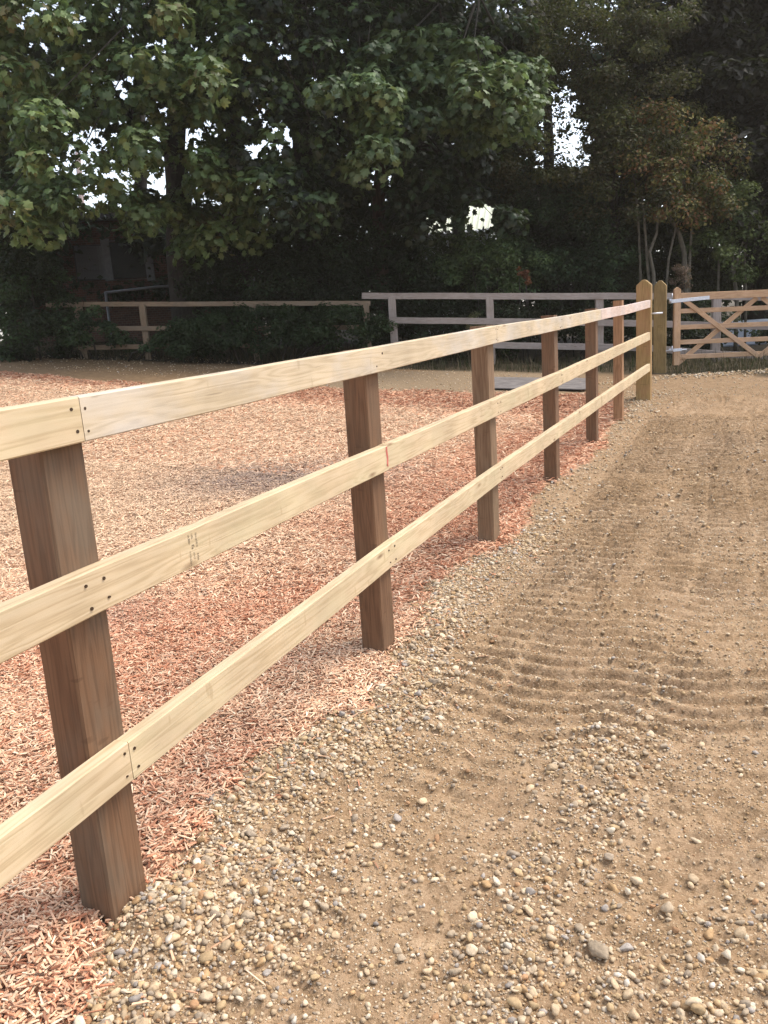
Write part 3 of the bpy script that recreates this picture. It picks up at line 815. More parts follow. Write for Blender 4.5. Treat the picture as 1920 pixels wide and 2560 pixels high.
# grey board lying on the soil by the gateway
bq = [(1040, 817), (1292, 820), (1266, 847), (1030, 840)]
def on_ground(px, py):
    d = cF+cR*((px*K-960)/FPX)-cU*((py*K-1280)/FPX); t = 8.0
    for _ in range(60):
        p = cC+d*t; t += (p[2]-Hs(p[0], p[1]))/max(1e-3, -d[2])*0.6
    return cC+d*t
P4 = [on_ground(*q) for q in bq]
bm = bmesh.new()
cen = np.mean(P4, 0); zt = max(p[2] for p in P4)
vs = []
NX, NY = 12, 6
for j in range(NY+1):
    for i in range(NX+1):
        u, v_ = i/NX, j/NY
        q = (P4[0]*(1-u)+P4[1]*u)*(1-v_)+(P4[3]*(1-u)+P4[2]*u)*v_
        vs.append(bm.verts.new((q[0], q[1], Hs(q[0], q[1])*0.5+q[2]*0.5+0.012+0.02*u*v_)))
for j in range(NY):
    for i in range(NX):
        a = j*(NX+1)+i; bm.faces.new((vs[a], vs[a+1], vs[a+NX+2], vs[a+NX+1]))
r = bmesh.ops.extrude_face_region(bm, geom=list(bm.faces)); bmesh.ops.translate(bm, vec=(0, 0, 0.014), verts=[g for g in r['geom'] if isinstance(g, bmesh.types.BMVert)])
bmesh.ops.recalc_face_normals(bm, faces=bm.faces)
me = bpy.data.meshes.new('ply_board'); bm.to_mesh(me); bm.free(); me.materials.append(M['board'])
o = bpy.data.objects.new('ply_board', me); link(o); tag(o, 'weathered grey flat board lying on the soil behind the fence', 'board')

# ------------------------------------------------------------------ buildings and things beyond the fences
hR = nrm(cR*np.array([1, 1, 0])); hF = nrm(cF*np.array([1, 1, 0])); aR = math.atan2(hR[1], hR[0])
# brick building in the shade at the left
PL, PR = at(20, 600, 21.0), at(560, 600, 22.0)
wd = PR-PL; wl = float(np.linalg.norm(wd[:2])); wa = math.atan2(wd[1], wd[0]); wu = nrm(wd*np.array([1, 1, 0])); wn_ = np.array([wu[1], -wu[0], 0])
wc = (PL+PR)/2; ztop = at(190, 482, 21.3)[2]; zbot = 0.2
bld = empty('brick_building', (wc[0], wc[1], zbot)); tag(bld, 'low brick building coloured dark for the canopy shade behind the left trees', 'building')
box('wall', (*(wc[:2]-wn_[:2]*2.0), (ztop+zbot)/2), wl, 4.0, ztop-zbot, M['brick'], bld, wa, 0.01)
box('roof', (*(wc[:2]-wn_[:2]*2.0), ztop+0.09), wl+0.5, 4.6, 0.16, M['roof_dark'], bld, wa, 0.01)
def on_wall(px, py):
    d = cF+cR*((px*K-960)/FPX)-cU*((py*K-1280)/FPX)
    t = np.dot(PL[:2]-cC[:2], wn_[:2])/np.dot(d[:2], wn_[:2]); return cC+d*t
def wall_rect(name, x0, y0, x1, y1, depth, m, parent, proud=0.0):
    a, b2 = on_wall(x0, y1), on_wall(x1, y0); c = (a+b2)/2+wn_*proud
    return box(name, c, float(np.linalg.norm((b2-a)[:2])), depth, float(abs(b2[2]-a[2])), m, parent, wa, 0.004)
dr = wall_rect('door', 168, 528, 226, 608, 0.10, M['door'], bld, 0.03)
for k in range(9): wall_rect('slat', 171+k*6, 532, 173.5+k*6, 604, 0.03, M['frame'] if k in (8,) else M['roof_dark'], dr, 0.09)
wf = wall_rect('window', 234, 520, 322, 604, 0.05, M['pane'], bld, 0.02)
for r_ in ((231, 601, 325, 607), (231, 516, 325, 522), (229, 516, 235, 607), (319, 516, 325, 607)): wall_rect('window_frame', *r_, 0.09, M['frame'], wf, 0.04)
# utility pole
pt = at(168, 330, 31); pb = at(178, 620, 31)
o = tubes('utility_pole', [([(pb[0], pb[1], 0.2), (pt[0]*.5+pb[0]*.5, pt[1]*.5+pb[1]*.5, (pt[2]+.2)/2), (pt[0], pt[1], pt[2])], [0.13, 0.115, 0.10])], M['pole'])
tag(o, 'thin pale utility pole showing through the leaves above the brick building', 'pole')
# pipe handrail
hr = [at(228, 632, 18.6), at(335, 620, 18.9), at(450, 612, 19.2), at(548, 600, 19.5)]
hro = empty('handrail', (hr[0][0], hr[0][1], Hs(hr[0][0], hr[0][1]))); tag(hro, 'bent grey pipe handrail sloping up behind the brown fence', 'handrail')
tubes('rail', [(hr, [0.028]*4)], M['pipe'], hro)
for p in (hr[0], hr[3]): tubes('post', [([p+np.array([0, 0, .02]), (p[0], p[1], Hs(p[0], p[1])-.2)], [0.03, 0.03])], M['pipe'], hro)
# shed with pale green sheet roof
sh = empty('shed', (*at(960, 560, 25)[:2], 0.3)); tag(sh, 'shed with pale green corrugated roof glimpsed between the trees', 'shed')
e0, e1 = at(815, 516, 24.2), at(1068, 494, 25.4); r0, r1 = at(815, 452, 26.6), at(1079, 438, 27.8)
n = 60; V, F = [], []
for i in range(n+1):
    u = i/n; a, b2 = e0*(1-u)+e1*u, r0*(1-u)+r1*u
    z = 0.03 if i % 3 == 0 else 0.0
    for q in (a, b2): V.append(q+np.array([0, 0, z]))
    for q in (a, b2): V.append(q+np.array([0, 0, z-0.02]))
for i in range(n):
    k = i*4; F += [(k, k+4, k+5, k+1), (k+2, k+3, k+7, k+6), (k, k+2, k+6, k+4), (k+1, k+5, k+7, k+3)]
F += [(0, 1, 3, 2), (n*4, n*4+2, n*4+3, n*4+1)]
mesh_obj('roof', V, F, M['roof_green'], sh)
i0, i1 = e0+hF*0.25+(e1-e0)*0.01, e1+hF*0.25-(e1-e0)*0.02; q0, q1 = r0+hF*0.1, r1+hF*0.1
V = []
for p in (i0, i1, q1, q0): V += [(p[0], p[1], 0.1), (p[0], p[1], p[2]-0.10)]
mesh_obj('wall', V, [(0, 2, 3, 1), (2, 4, 5, 3), (4, 6, 7, 5), (6, 0, 1, 7), (1, 3, 5, 7)], M['shed_wall'], sh)
V = []; F = []
for k in range(16):
    a = i0*(1-(k+.5)/16)+i1*((k+.5)/16); V0 = len(V)
    for dx, dn in ((-.04, 0), (.04, 0), (.04, -.03), (-.04, -.03)):
        p = a+nrm((i1-i0)*np.array([1, 1, 0]))*dx+hF*dn
        V += [(p[0], p[1], 0.15), (p[0], p[1], a[2]-0.12)]
    F += [(V0+0, V0+2, V0+3, V0+1), (V0+2, V0+4, V0+5, V0+3), (V0+4, V0+6, V0+7, V0+5), (V0+6, V0+0, V0+1, V0+7)]
mesh_obj('cladding_rib', V, F, M['white'], sh)
tubes('gutter', [([e0+np.array([0, 0, -.03])-hF*.05, e1+np.array([0, 0, -.03])-hF*.05], [0.05, 0.05])], M['white'], sh)
# things behind the gate at the right
ta = at(1597, 716, 19.5)
tk = empty('water_trough', (*ta[:2], Hs(*ta[:2]))); tag(tk, 'pale blue-grey trough standing behind the open gate', 'trough')
tz0 = Hs(*ta[:2]); tz1 = at(1597, 697, 19.5)[2]
box('body', (*ta[:2], (tz0+tz1)/2), 1.35, 0.6, tz1-tz0, M['tank'], tk, aR, 0.03)
box('rim', (*ta[:2], tz1+0.02), 1.43, 0.68, 0.05, M['white'], tk, aR, 0.01)
wa_, wb_ = at(1592, 613, 24), at(1800, 612, 24)
wr = empty('white_rail', (*wa_[:2], Hs(*wa_[:2]))); tag(wr, 'white horizontal rail far behind the gate at the right edge', 'rail')
bar('rail', [wa_, wb_], 0.07, 0.04, M['white'], wr)
for u in (0.02, 0.5, 0.98):
    p = wa_*(1-u)+wb_*u; bar('post', [(p[0]+hF[0]*.05, p[1]+hF[1]*.05, Hs(p[0], p[1])-.2), (p[0]+hF[0]*.05, p[1]+hF[1]*.05, p[2]+.02)], 0.08, 0.05, M['roof_dark'], wr, up=tuple(hR))
# half a brick and a crumpled scrap at the foot of the fence
bp = on_ground(1083, 784)
o = box('brick', (bp[0], bp[1], Hs(bp[0], bp[1])+0.03), 0.2, 0.1, 0.075, M['brick'], None, 0.5, 0.006); tag(o, 'old brick lying at the foot of the grey fence', 'brick')

# ------------------------------------------------------------------ foliage
GAPS = [(110, 12, 120, 24, .8), (40, 110, 60, 60, .4), (150, 345, 50, 40, .83), (205, 300, 52, 36, .8), (262, 195, 26, 26, .9), (185, 425, 40, 30, .92), (295, 255, 34, 18, .75),
        (400, 148, 24, 20, .8), (412, 290, 28, 30, .9), (462, 275, 36, 24, .75), (558, 240, 34, 28, .86), (600, 292, 38, 30, .9), (548, 325, 22, 20, .95), (585, 205, 30, 20, .75),
        (500, 70, 60, 60, .3), (560, 140, 60, 40, .45), (705, 165, 22, 16, .8), (1215, 225, 34, 28, .84), (1192, 262, 24, 18, .8), (1235, 268, 34, 15, .8), (1205, 345, 60, 24, .84), (1240, 300, 40, 18, .4),
        (1230, 198, 16, 14, .9), (1320, 8, 60, 18, .8), (1452, 6, 26, 12, .8), (1120, 30, 40, 20, .5), (230, 382, 26, 14, .92), (374, 340, 44, 72, .95), (330, 312, 34, 22, .85), (655, 300, 34, 66, .93), (505, 285, 26, 50, .75), (822, 400, 22, 70, .8)]
for _k in range(110):                                    # pinholes of sky all over the canopy
    GAPS.append((random.uniform(0, 760), random.uniform(20, 260), random.uniform(5, 12), random.uniform(5, 11), .97))
SHED = [(1040, 474, 32, 20, .995), (1046, 456, 30, 20, .995), (880, 497, 60, 22, .5), (950, 478, 50, 24, .45), (930, 565, 50, 28, .35), (1052, 500, 30, 22, .7)]


def gap_keep(P, gaps=GAPS):
    px, py, z = proj(P)
    keep = np.ones(len(P), bool)
    ragged = (0.2 if gaps and gaps[0][0] == 1040 else 0.55)*(vnoise(px, py, 0.085, 90)-0.5)*2
    u = rng.random(len(P))
    for cx, cy, rx, ry, pr in gaps:
        d = np.sqrt(((px-cx)/rx)**2+((py-cy)/ry)**2)+ragged
        keep &= ~((d < 1) & (u < (pr if pr > 0.9 else pr*0.96)))
    return keep


def maple_template():
    a = np.radians([90, 68, 48, 25, 8, -28, -62, -90, -118, -152, 172, 155, 132, 112])
    r = np.array([1.0, .62, .86, .52, .84, .50, .62, .40, .62, .50, .84, .52, .86, .62])
    pts = np.stack([np.cos(a)*r*0.62, np.sin(a)*r*0.62, -0.16*(np.cos(a)*r)**2-0.10*np.clip(np.sin(a)*r, 0, 1)**2], -1)
    V = np.vstack([[(0, -0.05, 0.05)], pts])
    F = np.array([(0, 1+k, 1+(k+1) % 14) for k in range(14)])
    return V, F


MV, MF = maple_template()
QV = np.array([(0, -.5, 0), (.32, -.08, .10), (0, .5, -.06), (-.32, -.08, .10)], float); QF = np.array([(0, 1, 2), (0, 2, 3)])


def clumps_px(ells, n, d0, d1):
    """clump centres inside the solid that these outlines span between two distances"""
    a = np.array([e[2]*e[3] for e in ells], float); k = rng.choice(len(ells), n, p=a/a.sum())
    out = []
    for i in k:
        cx, cy, rx, ry = ells[i][:4]
        th = rng.uniform(0, 2*math.pi); r = math.sqrt(rng.random())
        dd = rng.uniform(d0, d1)
        out.append(at(cx+rx*r*math.cos(th), cy+ry*r*math.sin(th), dd))
    return np.array(out)


def leafage(name, parent, cent, rad, per, size, pal, matl, tmpl, flat=0.65, up=0.7, gaps=GAPS, tintvar=0.25, droop=0.0):
    n = len(cent)*per
    ci = np.repeat(np.arange(len(cent)), per)
    R_ = rng.uniform(rad[0], rad[1], len(cent))
    d = nrm(rng.normal(size=(n, 3))); rr = rng.random(n)**0.45
    off = d*(rr*R_[ci])[:, None]*np.array([1, 1, flat])
    off[:, 2] -= droop*rr**2*R_[ci]
    P = cent[ci]+off
    Nn = d*0.75+np.array([0, 0, up])+rng.normal(0, 0.45, (n, 3))
    k = gap_keep(P, gaps)
    # nothing below ground
    k &= P[:, 2] > H(P[:, 0], P[:, 1])+0.02
    P, Nn, ci = P[k], Nn[k], ci[k]; n = len(P)
    X, Y, Z = frames(Nn)
    S = rng.uniform(size[0], size[1], n)[:, None]
    pal = np.array(pal); ctone = rng.uniform(1-tintvar, 1+tintvar, len(cent)); cmix = rng.random(len(cent))
    idx = np.clip((cmix[ci]*0.55+rng.random(n)*0.45)*len(pal), 0, len(pal)-1).astype(int)
    c = pal[idx]*ctone[ci][:, None]*rng.uniform(0.7, 1.35, n)[:, None]
    return scatter(name, tmpl[0], tmpl[1], P, X*S, Y*S, Z*S, c, matl, parent)


MAPLE = (MV, MF); LEAF = (QV, QF)
GREEN = [(0.024, 0.046, 0.017), (0.034, 0.062, 0.022), (0.048, 0.082, 0.029), (0.066, 0.105, 0.036), (0.09, 0.13, 0.045), (0.12, 0.155, 0.055), (0.105, 0.10, 0.038)]
GREEN = [tuple(1.25*v_ for v_ in c_) for c_ in GREEN]
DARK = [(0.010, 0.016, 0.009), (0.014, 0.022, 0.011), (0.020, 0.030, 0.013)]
BLUEG = [(0.026, 0.048, 0.023), (0.040, 0.068, 0.030), (0.058, 0.092, 0.037), (0.080, 0.12, 0.046)]
BLUEG = [tuple(1.25*v_ for v_ in c_) for c_ in BLUEG]
AUTUMN = [(0.045, 0.055, 0.020), (0.070, 0.075, 0.026), (0.095, 0.088, 0.030), (0.125, 0.085, 0.03), (0.16, 0.075, 0.03)]
YELLOW = [(0.07, 0.08, 0.026), (0.11, 0.115, 0.034), (0.15, 0.13, 0.04), (0.19, 0.13, 0.04), (0.19, 0.095, 0.045)]
BROWN = [(0.030, 0.031, 0.015), (0.046, 0.043, 0.019), (0.062, 0.050, 0.023)]


def tree(name, label, cat, base, group=None):
    o = empty(name, (base[0], base[1], Hs(base[0], base[1])))
    return tag(o, label, cat, group)


def trunk(parent, pts, rad, m, extra=(), seg=10):
    """pts in (px, py, d); the first is carried down into the ground"""
    P = [at(*p) for p in pts]
    g = P[0].copy(); g[2] = Hs(g[0], g[1])-0.2
    paths = [([g, g*0.6+P[0]*0.4]+P, [rad[0]*1.45, rad[0]*1.12]+list(rad))]
    for e, r_ in extra: paths.append(([at(*q) for q in e], r_))
    return tubes('trunk', paths, m, parent, seg)


def twigs(parent, cent, root, m, r0=0.03):
    """branches running from the trunk out to leaf clumps"""
    paths = []
    for c in cent:
        j = root[np.argmin(np.linalg.norm(root-c, axis=1))] if rng.random() < .7 else root[rng.integers(len(root))]
        L = np.linalg.norm(c-j)
        ts = (0, .25, .5, .75, 1)
        pts = [j*(1-t)+c*t+np.array([0, 0, 0.22*L*math.sin(math.pi*t)])+(rng.normal(0, .05*L, 3) if 0 < t < 1 else 0) for t in ts]
        px, py, _ = proj(np.array(pts)); hit = False
        for cx, cy, rx, ry, pr in GAPS[:32]:
            q = np.interp(np.linspace(0, 1, 25), ts, px), np.interp(np.linspace(0, 1, 25), ts, py)
            hit |= bool((((q[0]-cx)/rx)**2+((q[1]-cy)/ry)**2 < 1.2).sum() > 3)
        if hit and rng.random() < .85: continue
        paths.append((pts, [r0*1.3, r0*0.95, r0*0.65, r0*0.4, r0*0.2]))
    return tubes('limb', paths, m, parent, 5)


# sycamores along the fence, four trunks
t1 = tree('sycamore_tree', 'big sycamore at left with a dark forked trunk above the brown fence', 'tree', at(392, 660, 18.0), 'sycamores behind the fences')
trunk(t1, [(392, 560, 18.0), (385, 400, 18.0), (376, 320, 18.0), (385, 230, 18.1), (372, 90, 18.3), (360, -120, 18.6)], [0.33, 0.27, 0.24, 0.19, 0.14, 0.08], M['bark'],
      [([(374, 335, 18.0), (325, 310, 17.7), (285, 262, 17.3), (215, 200, 16.9)], [0.14, 0.11, 0.085, 0.04]), ([(380, 250, 18.1), (450, 160, 17.6), (540, 60, 17.0)], [0.11, 0.08, 0.04])])
E1 = [(190, 130, 330, 150), (230, 260, 210, 90), (50, 330, 150, 160), (60, 60, 200, 120), (230, 370, 170, 80)]
c1 = clumps_px(E1, 140, 12.8, 17.0)
leafage('crown', t1, c1, (0.35, 0.62), 115, (0.12, 0.20), GREEN, M['leaf'], MAPLE, droop=0.3)
twigs(t1, c1[::3], [at(376, 320, 18), at(285, 262, 17.3), at(372, 90, 18.3), at(540, 60, 17)], M['bark'])
t2 = tree('sycamore_tree', 'sycamore with a straight trunk standing just right of the forked one', 'tree', at(512, 660, 19.2), 'sycamores behind the fences')
trunk(t2, [(512, 560, 19.2), (508, 400, 19.2), (505, 260, 19.2), (498, 60, 19.4), (490, -150, 19.6)], [0.25, 0.22, 0.19, 0.15, 0.08], M['bark'])
E2 = [(450, 430, 150, 72), (480, 100, 200, 140), (380, 485, 110, 40), (480, 290, 170, 100)]
c2 = clumps_px(E2, 100, 14.2, 17.6)
leafage('crown', t2, c2, (0.35, 0.58), 110, (0.12, 0.20), GREEN[1:], M['leaf'], MAPLE, droop=0.35)
twigs(t2, c2[::3], [at(508, 400, 19.2), at(505, 260, 19.2), at(498, 60, 19.4)], M['bark'])
t3 = tree('sycamore_tree', 'dark thick-trunked sycamore in the middle with sky showing at its left', 'tree', at(668, 660, 18.4), 'sycamores behind the fences')
trunk(t3, [(668, 560, 18.4), (660, 400, 18.4), (655, 260, 18.4), (650, 60, 18.6), (640, -150, 18.9)], [0.32, 0.28, 0.25, 0.18, 0.1], M['bark'],
      [([(656, 300, 18.4), (610, 250, 18.1), (560, 170, 17.6)], [0.10, 0.07, 0.03]), ([(654, 240, 18.4), (720, 150, 17.8), (800, 60, 17.0)], [0.12, 0.09, 0.04])])
E3 = [(620, 90, 220, 130), (690, 200, 120, 80), (660, 420, 90, 60), (600, 290, 110, 100)]
c3 = clumps_px(E3, 95, 14.0, 18.0)
leafage('crown', t3, c3, (0.38, 0.6), 105, (0.12, 0.2), BLUEG[:3]+DARK, M['leaf'], MAPLE, droop=0.3)
twigs(t3, c3[::3], [at(655, 260, 18.4), at(650, 60, 18.6), at(560, 170, 17.6), at(800, 60, 17)], M['bark'])
t4 = tree('sycamore_tree', 'sycamore with a thin reddish trunk and bright leafy boughs over the grey fence', 'tree', at(826, 650, 18.0), 'sycamores behind the fences')
trunk(t4, [(822, 560, 18.0), (818, 430, 17.9), (826, 330, 17.8), (838, 200, 17.8), (850, 20, 18.0), (860, -160, 18.3)], [0.16, 0.14, 0.13, 0.12, 0.10, 0.06], M['bark_red'],
      [([(838, 220, 17.8), (900, 140, 17.2), (1000, 90, 16.4)], [0.08, 0.06, 0.03]), ([(830, 300, 17.8), (780, 240, 17.2), (740, 230, 16.5)], [0.07, 0.05, 0.02])])
E4 = [(960, 160, 200, 95), (760, 285, 92, 70), (800, 200, 120, 60), (1060, 230, 90, 90)]
c4 = clumps_px(E4, 82, 13.4, 16.4)
cr = leafage('crown', t4, c4, (0.34, 0.56), 120, (0.12, 0.2), BLUEG+[(0.10, 0.145, 0.056), (0.14, 0.18, 0.075)], M['leaf'], MAPLE, droop=0.4, gaps=GAPS+SHED)
c4b = clumps_px([(920, 400, 150, 100), (900, 60, 240, 80), (1040, 420, 80, 90)], 80, 15.6, 18.6)
o = leafage('understorey_foliage', t4, c4b, (0.35, 0.6), 95, (0.12, 0.19), DARK+BLUEG[:2], M['leaf'], MAPLE, droop=0.3, gaps=GAPS+SHED)
twigs(t4, np.vstack([c4[::3], c4b[::4]]), [at(838, 200, 17.8), at(1000, 90, 16.4), at(740, 230, 16.5), at(826, 330, 17.8)], M['bark'])

# unseen boughs added above the frame to darken the understorey
for tr_, ell in ((t1, (150, -250, 400, 200)), (t2, (480, -260, 260, 200)), (t3, (680, -260, 260, 200)), (t4, (980, -230, 300, 200))):
    cc = clumps_px([ell], 34, 13.5, 19.5)
    leafage('shading_crown', tr_, cc, (0.7, 1.1), 110, (0.2, 0.3), GREEN[:3], M['leaf'], MAPLE)

# darker trees standing further back, closing the view between the trunks
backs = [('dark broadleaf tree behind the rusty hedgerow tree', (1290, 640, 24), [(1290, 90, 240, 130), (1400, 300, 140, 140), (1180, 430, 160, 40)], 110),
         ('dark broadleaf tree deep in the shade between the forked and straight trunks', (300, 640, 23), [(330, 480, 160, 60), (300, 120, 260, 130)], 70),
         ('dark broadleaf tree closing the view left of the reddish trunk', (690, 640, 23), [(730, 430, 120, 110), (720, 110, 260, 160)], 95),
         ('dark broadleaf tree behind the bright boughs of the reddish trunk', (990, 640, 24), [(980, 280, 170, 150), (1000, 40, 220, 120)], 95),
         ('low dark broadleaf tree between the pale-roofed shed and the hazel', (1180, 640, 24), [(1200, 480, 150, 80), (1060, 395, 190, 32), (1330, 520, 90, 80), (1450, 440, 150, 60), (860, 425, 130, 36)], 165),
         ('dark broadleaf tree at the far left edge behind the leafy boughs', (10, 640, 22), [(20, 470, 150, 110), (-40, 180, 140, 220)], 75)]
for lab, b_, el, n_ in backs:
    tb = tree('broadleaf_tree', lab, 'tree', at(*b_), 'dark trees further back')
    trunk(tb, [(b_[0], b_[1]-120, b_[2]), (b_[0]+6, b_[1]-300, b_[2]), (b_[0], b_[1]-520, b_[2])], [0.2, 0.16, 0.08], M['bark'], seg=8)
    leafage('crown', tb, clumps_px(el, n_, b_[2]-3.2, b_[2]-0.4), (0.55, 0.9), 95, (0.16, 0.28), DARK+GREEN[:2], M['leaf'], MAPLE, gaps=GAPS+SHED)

# right-hand trees with small autumn leaves
t5 = tree('hawthorn_tree', 'small-leaved hedgerow tree turning rusty brown right of the sky gap', 'tree', at(1330, 660, 18.5))
trunk(t5, [(1335, 600, 18.5), (1330, 480, 18.5), (1318, 340, 18.6), (1330, 200, 18.6), (1340, 40, 18.8)], [0.11, 0.10, 0.085, 0.06, 0.03], M['bark'],
      [([(1320, 330, 18.6), (1285, 285, 18.3), (1240, 275, 18.0)], [0.05, 0.035, 0.015]), ([(1325, 420, 18.5), (1295, 370, 18.2), (1268, 395, 18.0)], [0.045, 0.03, 0.012])])
E5 = [(1290, 110, 200, 130), (1390, 240, 130, 110), (1330, 400, 110, 90), (1150, 380, 80, 60), (1150, 150, 60, 130)]
E5 += [(1230, 270, 120, 120), (1320, 30, 200, 80)]
c5 = clumps_px(E5, 260, 16.3, 19.0)
leafage('crown', t5, c5, (0.28, 0.5), 200, (0.055, 0.10), BROWN+AUTUMN[:3], M['small_leaf'], LEAF, gaps=GAPS+SHED[:2])
twigs(t5, c5[::3], [at(1318, 340, 18.6), at(1330, 200, 18.6), at(1340, 40, 18.8), at(1330, 480, 18.5)], M['bark'], 0.016)
t6 = tree('hazel_tree', 'multi-stemmed hazel with pale stems and yellowing leaves behind the gateposts', 'tree', at(1420, 660, 17.3))
stems = [([(1404, 640, 17.3), (1398, 560, 17.3), (1392, 480, 17.4), (1385, 400, 17.5)], [.035, .03, .027, .018]), ([(1413, 640, 17.2), (1412, 590, 17.2), (1403, 545, 17.2), (1418, 505, 17.3), (1425, 430, 17.4)], [.045, .04, .036, .03, .02]),
         ([(1438, 640, 17.4), (1444, 560, 17.4), (1458, 500, 17.5), (1480, 430, 17.6)], [.03, .027, .024, .016]), ([(1482, 640, 17.5), (1478, 545, 17.5), (1466, 500, 17.5), (1440, 460, 17.6), (1420, 330, 17.8)], [.06, .055, .05, .04, .02]),
         ([(1489, 600, 17.5), (1492, 520, 17.5), (1500, 420, 17.6), (1515, 330, 17.8)], [.03, .028, .024, .015]), ([(1385, 640, 17.6), (1380, 500, 17.6), (1372, 400, 17.7), (1352, 300, 17.8)], [.03, .028, .02, .012]),
         ([(1395, 390, 17.4), (1410, 345, 17.3), (1404, 300, 17.3)], [.02, .018, .01]), ([(1440, 350, 17.6), (1436, 290, 17.5), (1432, 240, 17.5)], [.018, .016, .01])]
pp_ = []
for pts, rad in stems:
    P = [at(*p) for p in pts]
    if pts[0][1] >= 600: g = P[0].copy(); g[2] = Hs(g[0], g[1])-.1; P = [g]+P; rad = [rad[0]*1.1]+rad
    pp_.append((P, rad))
for q_ in pp_: tubes('stem', [q_], M['bark_pale'], t6, 6)
E6 = [(1490, 350, 120, 110), (1420, 300, 90, 70), (1540, 400, 110, 70), (1500, 430, 110, 60)]
c6 = clumps_px(E6, 80, 16.4, 18.6)
leafage('crown', t6, c6, (0.25, 0.45), 180, (0.06, 0.11), YELLOW[:3]+[YELLOW[4]]+AUTUMN[:2], M['small_leaf'], LEAF)
twigs(t6, c6[::3], [at(1420, 330, 17.8), at(1500, 420, 17.6), at(1480, 430, 17.6)], M['bark_pale'], 0.012)
t7 = tree('dark_corner_tree', 'tall almost black evergreen added to stand for the lens darkening at top right', 'tree', at(1640, 660, 21))  # added tree, its near-black leaves stand in for a lens obstruction
trunk(t7, [(1640, 560, 21), (1640, 300, 21), (1640, 0, 21), (1640, -250, 21)], [0.35, 0.3, 0.22, 0.1], M['bark'])
leafage('crown', t7, clumps_px([(1620, 120, 160, 250), (1700, 350, 150, 250), (1640, -220, 220, 200), (1480, 60, 120, 160), (1830, 0, 160, 400), (1570, 190, 90, 90)], 370, 17.5, 21.5), (0.5, 0.8), 170, (0.15, 0.24), [(0.006, 0.006, 0.004), (0.009, 0.008, 0.005), (0.012, 0.010, 0.006)], M['small_leaf'], LEAF)
t8 = tree('field_maple', 'bright green shrubby field maple behind the gate at the right edge', 'tree', at(1600, 660, 17.8))
pp_ = []
for pts, rad in [([(1592, 640, 17.6), (1583, 580, 17.6), (1580, 500, 17.7), (1570, 430, 17.8)], [.045, .04, .03, .02]), ([(1586, 590, 17.6), (1602, 530, 17.6), (1625, 480, 17.7)], [.025, .022, .014]), ([(1612, 640, 17.8), (1608, 560, 17.8), (1618, 480, 17.9)], [.03, .026, .016]),
                 ([(1551, 640, 17.8), (1553, 560, 17.8), (1548, 480, 17.8)], [.03, .026, .016])]:
    P = [at(*p) for p in pts]
    if pts[0][1] >= 600: g = P[0].copy(); g[2] = Hs(g[0], g[1])-.1; P = [g]+P; rad = [rad[0]*1.1]+rad
    pp_.append((P, rad))
for q_ in pp_: tubes('stem', [q_], M['bark_pale'], t8, 6)
c8 = clumps_px([(1600, 470, 100, 70), (1620, 540, 90, 60), (1540, 520, 70, 60), (1720, 480, 120, 110)], 85, 17.0, 19.5)
leafage('crown', t8, c8, (0.25, 0.45), 170, (0.06, 0.11), [(0.035, 0.055, 0.018), (0.055, 0.078, 0.024), (0.08, 0.105, 0.032), (0.105, 0.13, 0.04)], M['small_leaf'], LEAF)

# shrubs and brambles
def shrub(name, label, ells, n, d0, d1, pal, size=(0.05, 0.10), rad=(0.22, 0.42), per=170, cat='shrub', gaps=(), stems=6, group=None, tmpl=LEAF, m='small_leaf'):
    cc = clumps_px(ells, n, d0, d1)
    b_ = cc.mean(0); g = Hs(b_[0], b_[1])
    s = empty(name, (b_[0], b_[1], g)); tag(s, label, cat, group)
    paths = []
    for k in range(stems):
        c = cc[rng.integers(len(cc))]; q = np.array([b_[0]*.5+c[0]*.5, b_[1]*.5+c[1]*.5, 0]); q[2] = Hs(q[0], q[1])-.05
        paths.append(([q, (q+c)/2+rng.normal(0, .06, 3), c], [.02, .014, .006]))
    for q_ in paths: tubes('stem', [q_], M['bark'], s, 5)
    leafage('foliage', s, cc, rad, per, size, pal, M[m], tmpl, gaps=list(gaps))
    return s


shrub('elder_shrub', 'large dark shrub swallowing the far end of the brown fence', [(600, 600, 200, 80), (650, 520, 150, 80), (640, 650, 190, 60)], 150, 16.75, 18.6, DARK+BLUEG[:1], (0.06, 0.11), (0.3, 0.5), 170)
shrub('bramble', 'dark bramble thicket at the left edge below the boughs', [(50, 640, 90, 90), (60, 720, 110, 55), (20, 560, 90, 70)], 75, 15.4, 17.5, DARK+GREEN[:2], (0.06, 0.11))
shrub('bramble', 'low green bramble growing through the two brown fence posts', [(230, 730, 90, 28), (170, 700, 60, 45), (300, 740, 70, 20)], 34, 15.9, 16.9, BLUEG[:3], (0.05, 0.10), (0.15, 0.26), 120)
shrub('bramble', 'long green bramble bank against the brown fence, hiding its lower rails', [(430, 735, 95, 30), (390, 705, 60, 14), (580, 712, 150, 44), (730, 702, 110, 42), (460, 716, 90, 40)], 125, 15.4, 16.4, [(0.016, 0.03, 0.012), (0.022, 0.04, 0.015), (0.03, 0.05, 0.02)], (0.05, 0.09), (0.18, 0.3), 140)
shrub('shrub', 'fresh green shrub in front of the shed above the grey fence', [(1070, 560, 80, 75), (1130, 590, 80, 40), (1010, 590, 60, 40)], 62, 17.0, 18.6, BLUEG[1:]+[(0.06, 0.095, 0.03)], (0.06, 0.10), gaps=SHED)
shrub('shrub', 'dark shrub under the reddish trunk left of the shed', [(860, 580, 90, 60), (800, 540, 70, 60), (930, 600, 60, 40)], 62, 17.2, 19.0, DARK+BLUEG[:2], (0.06, 0.11), gaps=SHED)
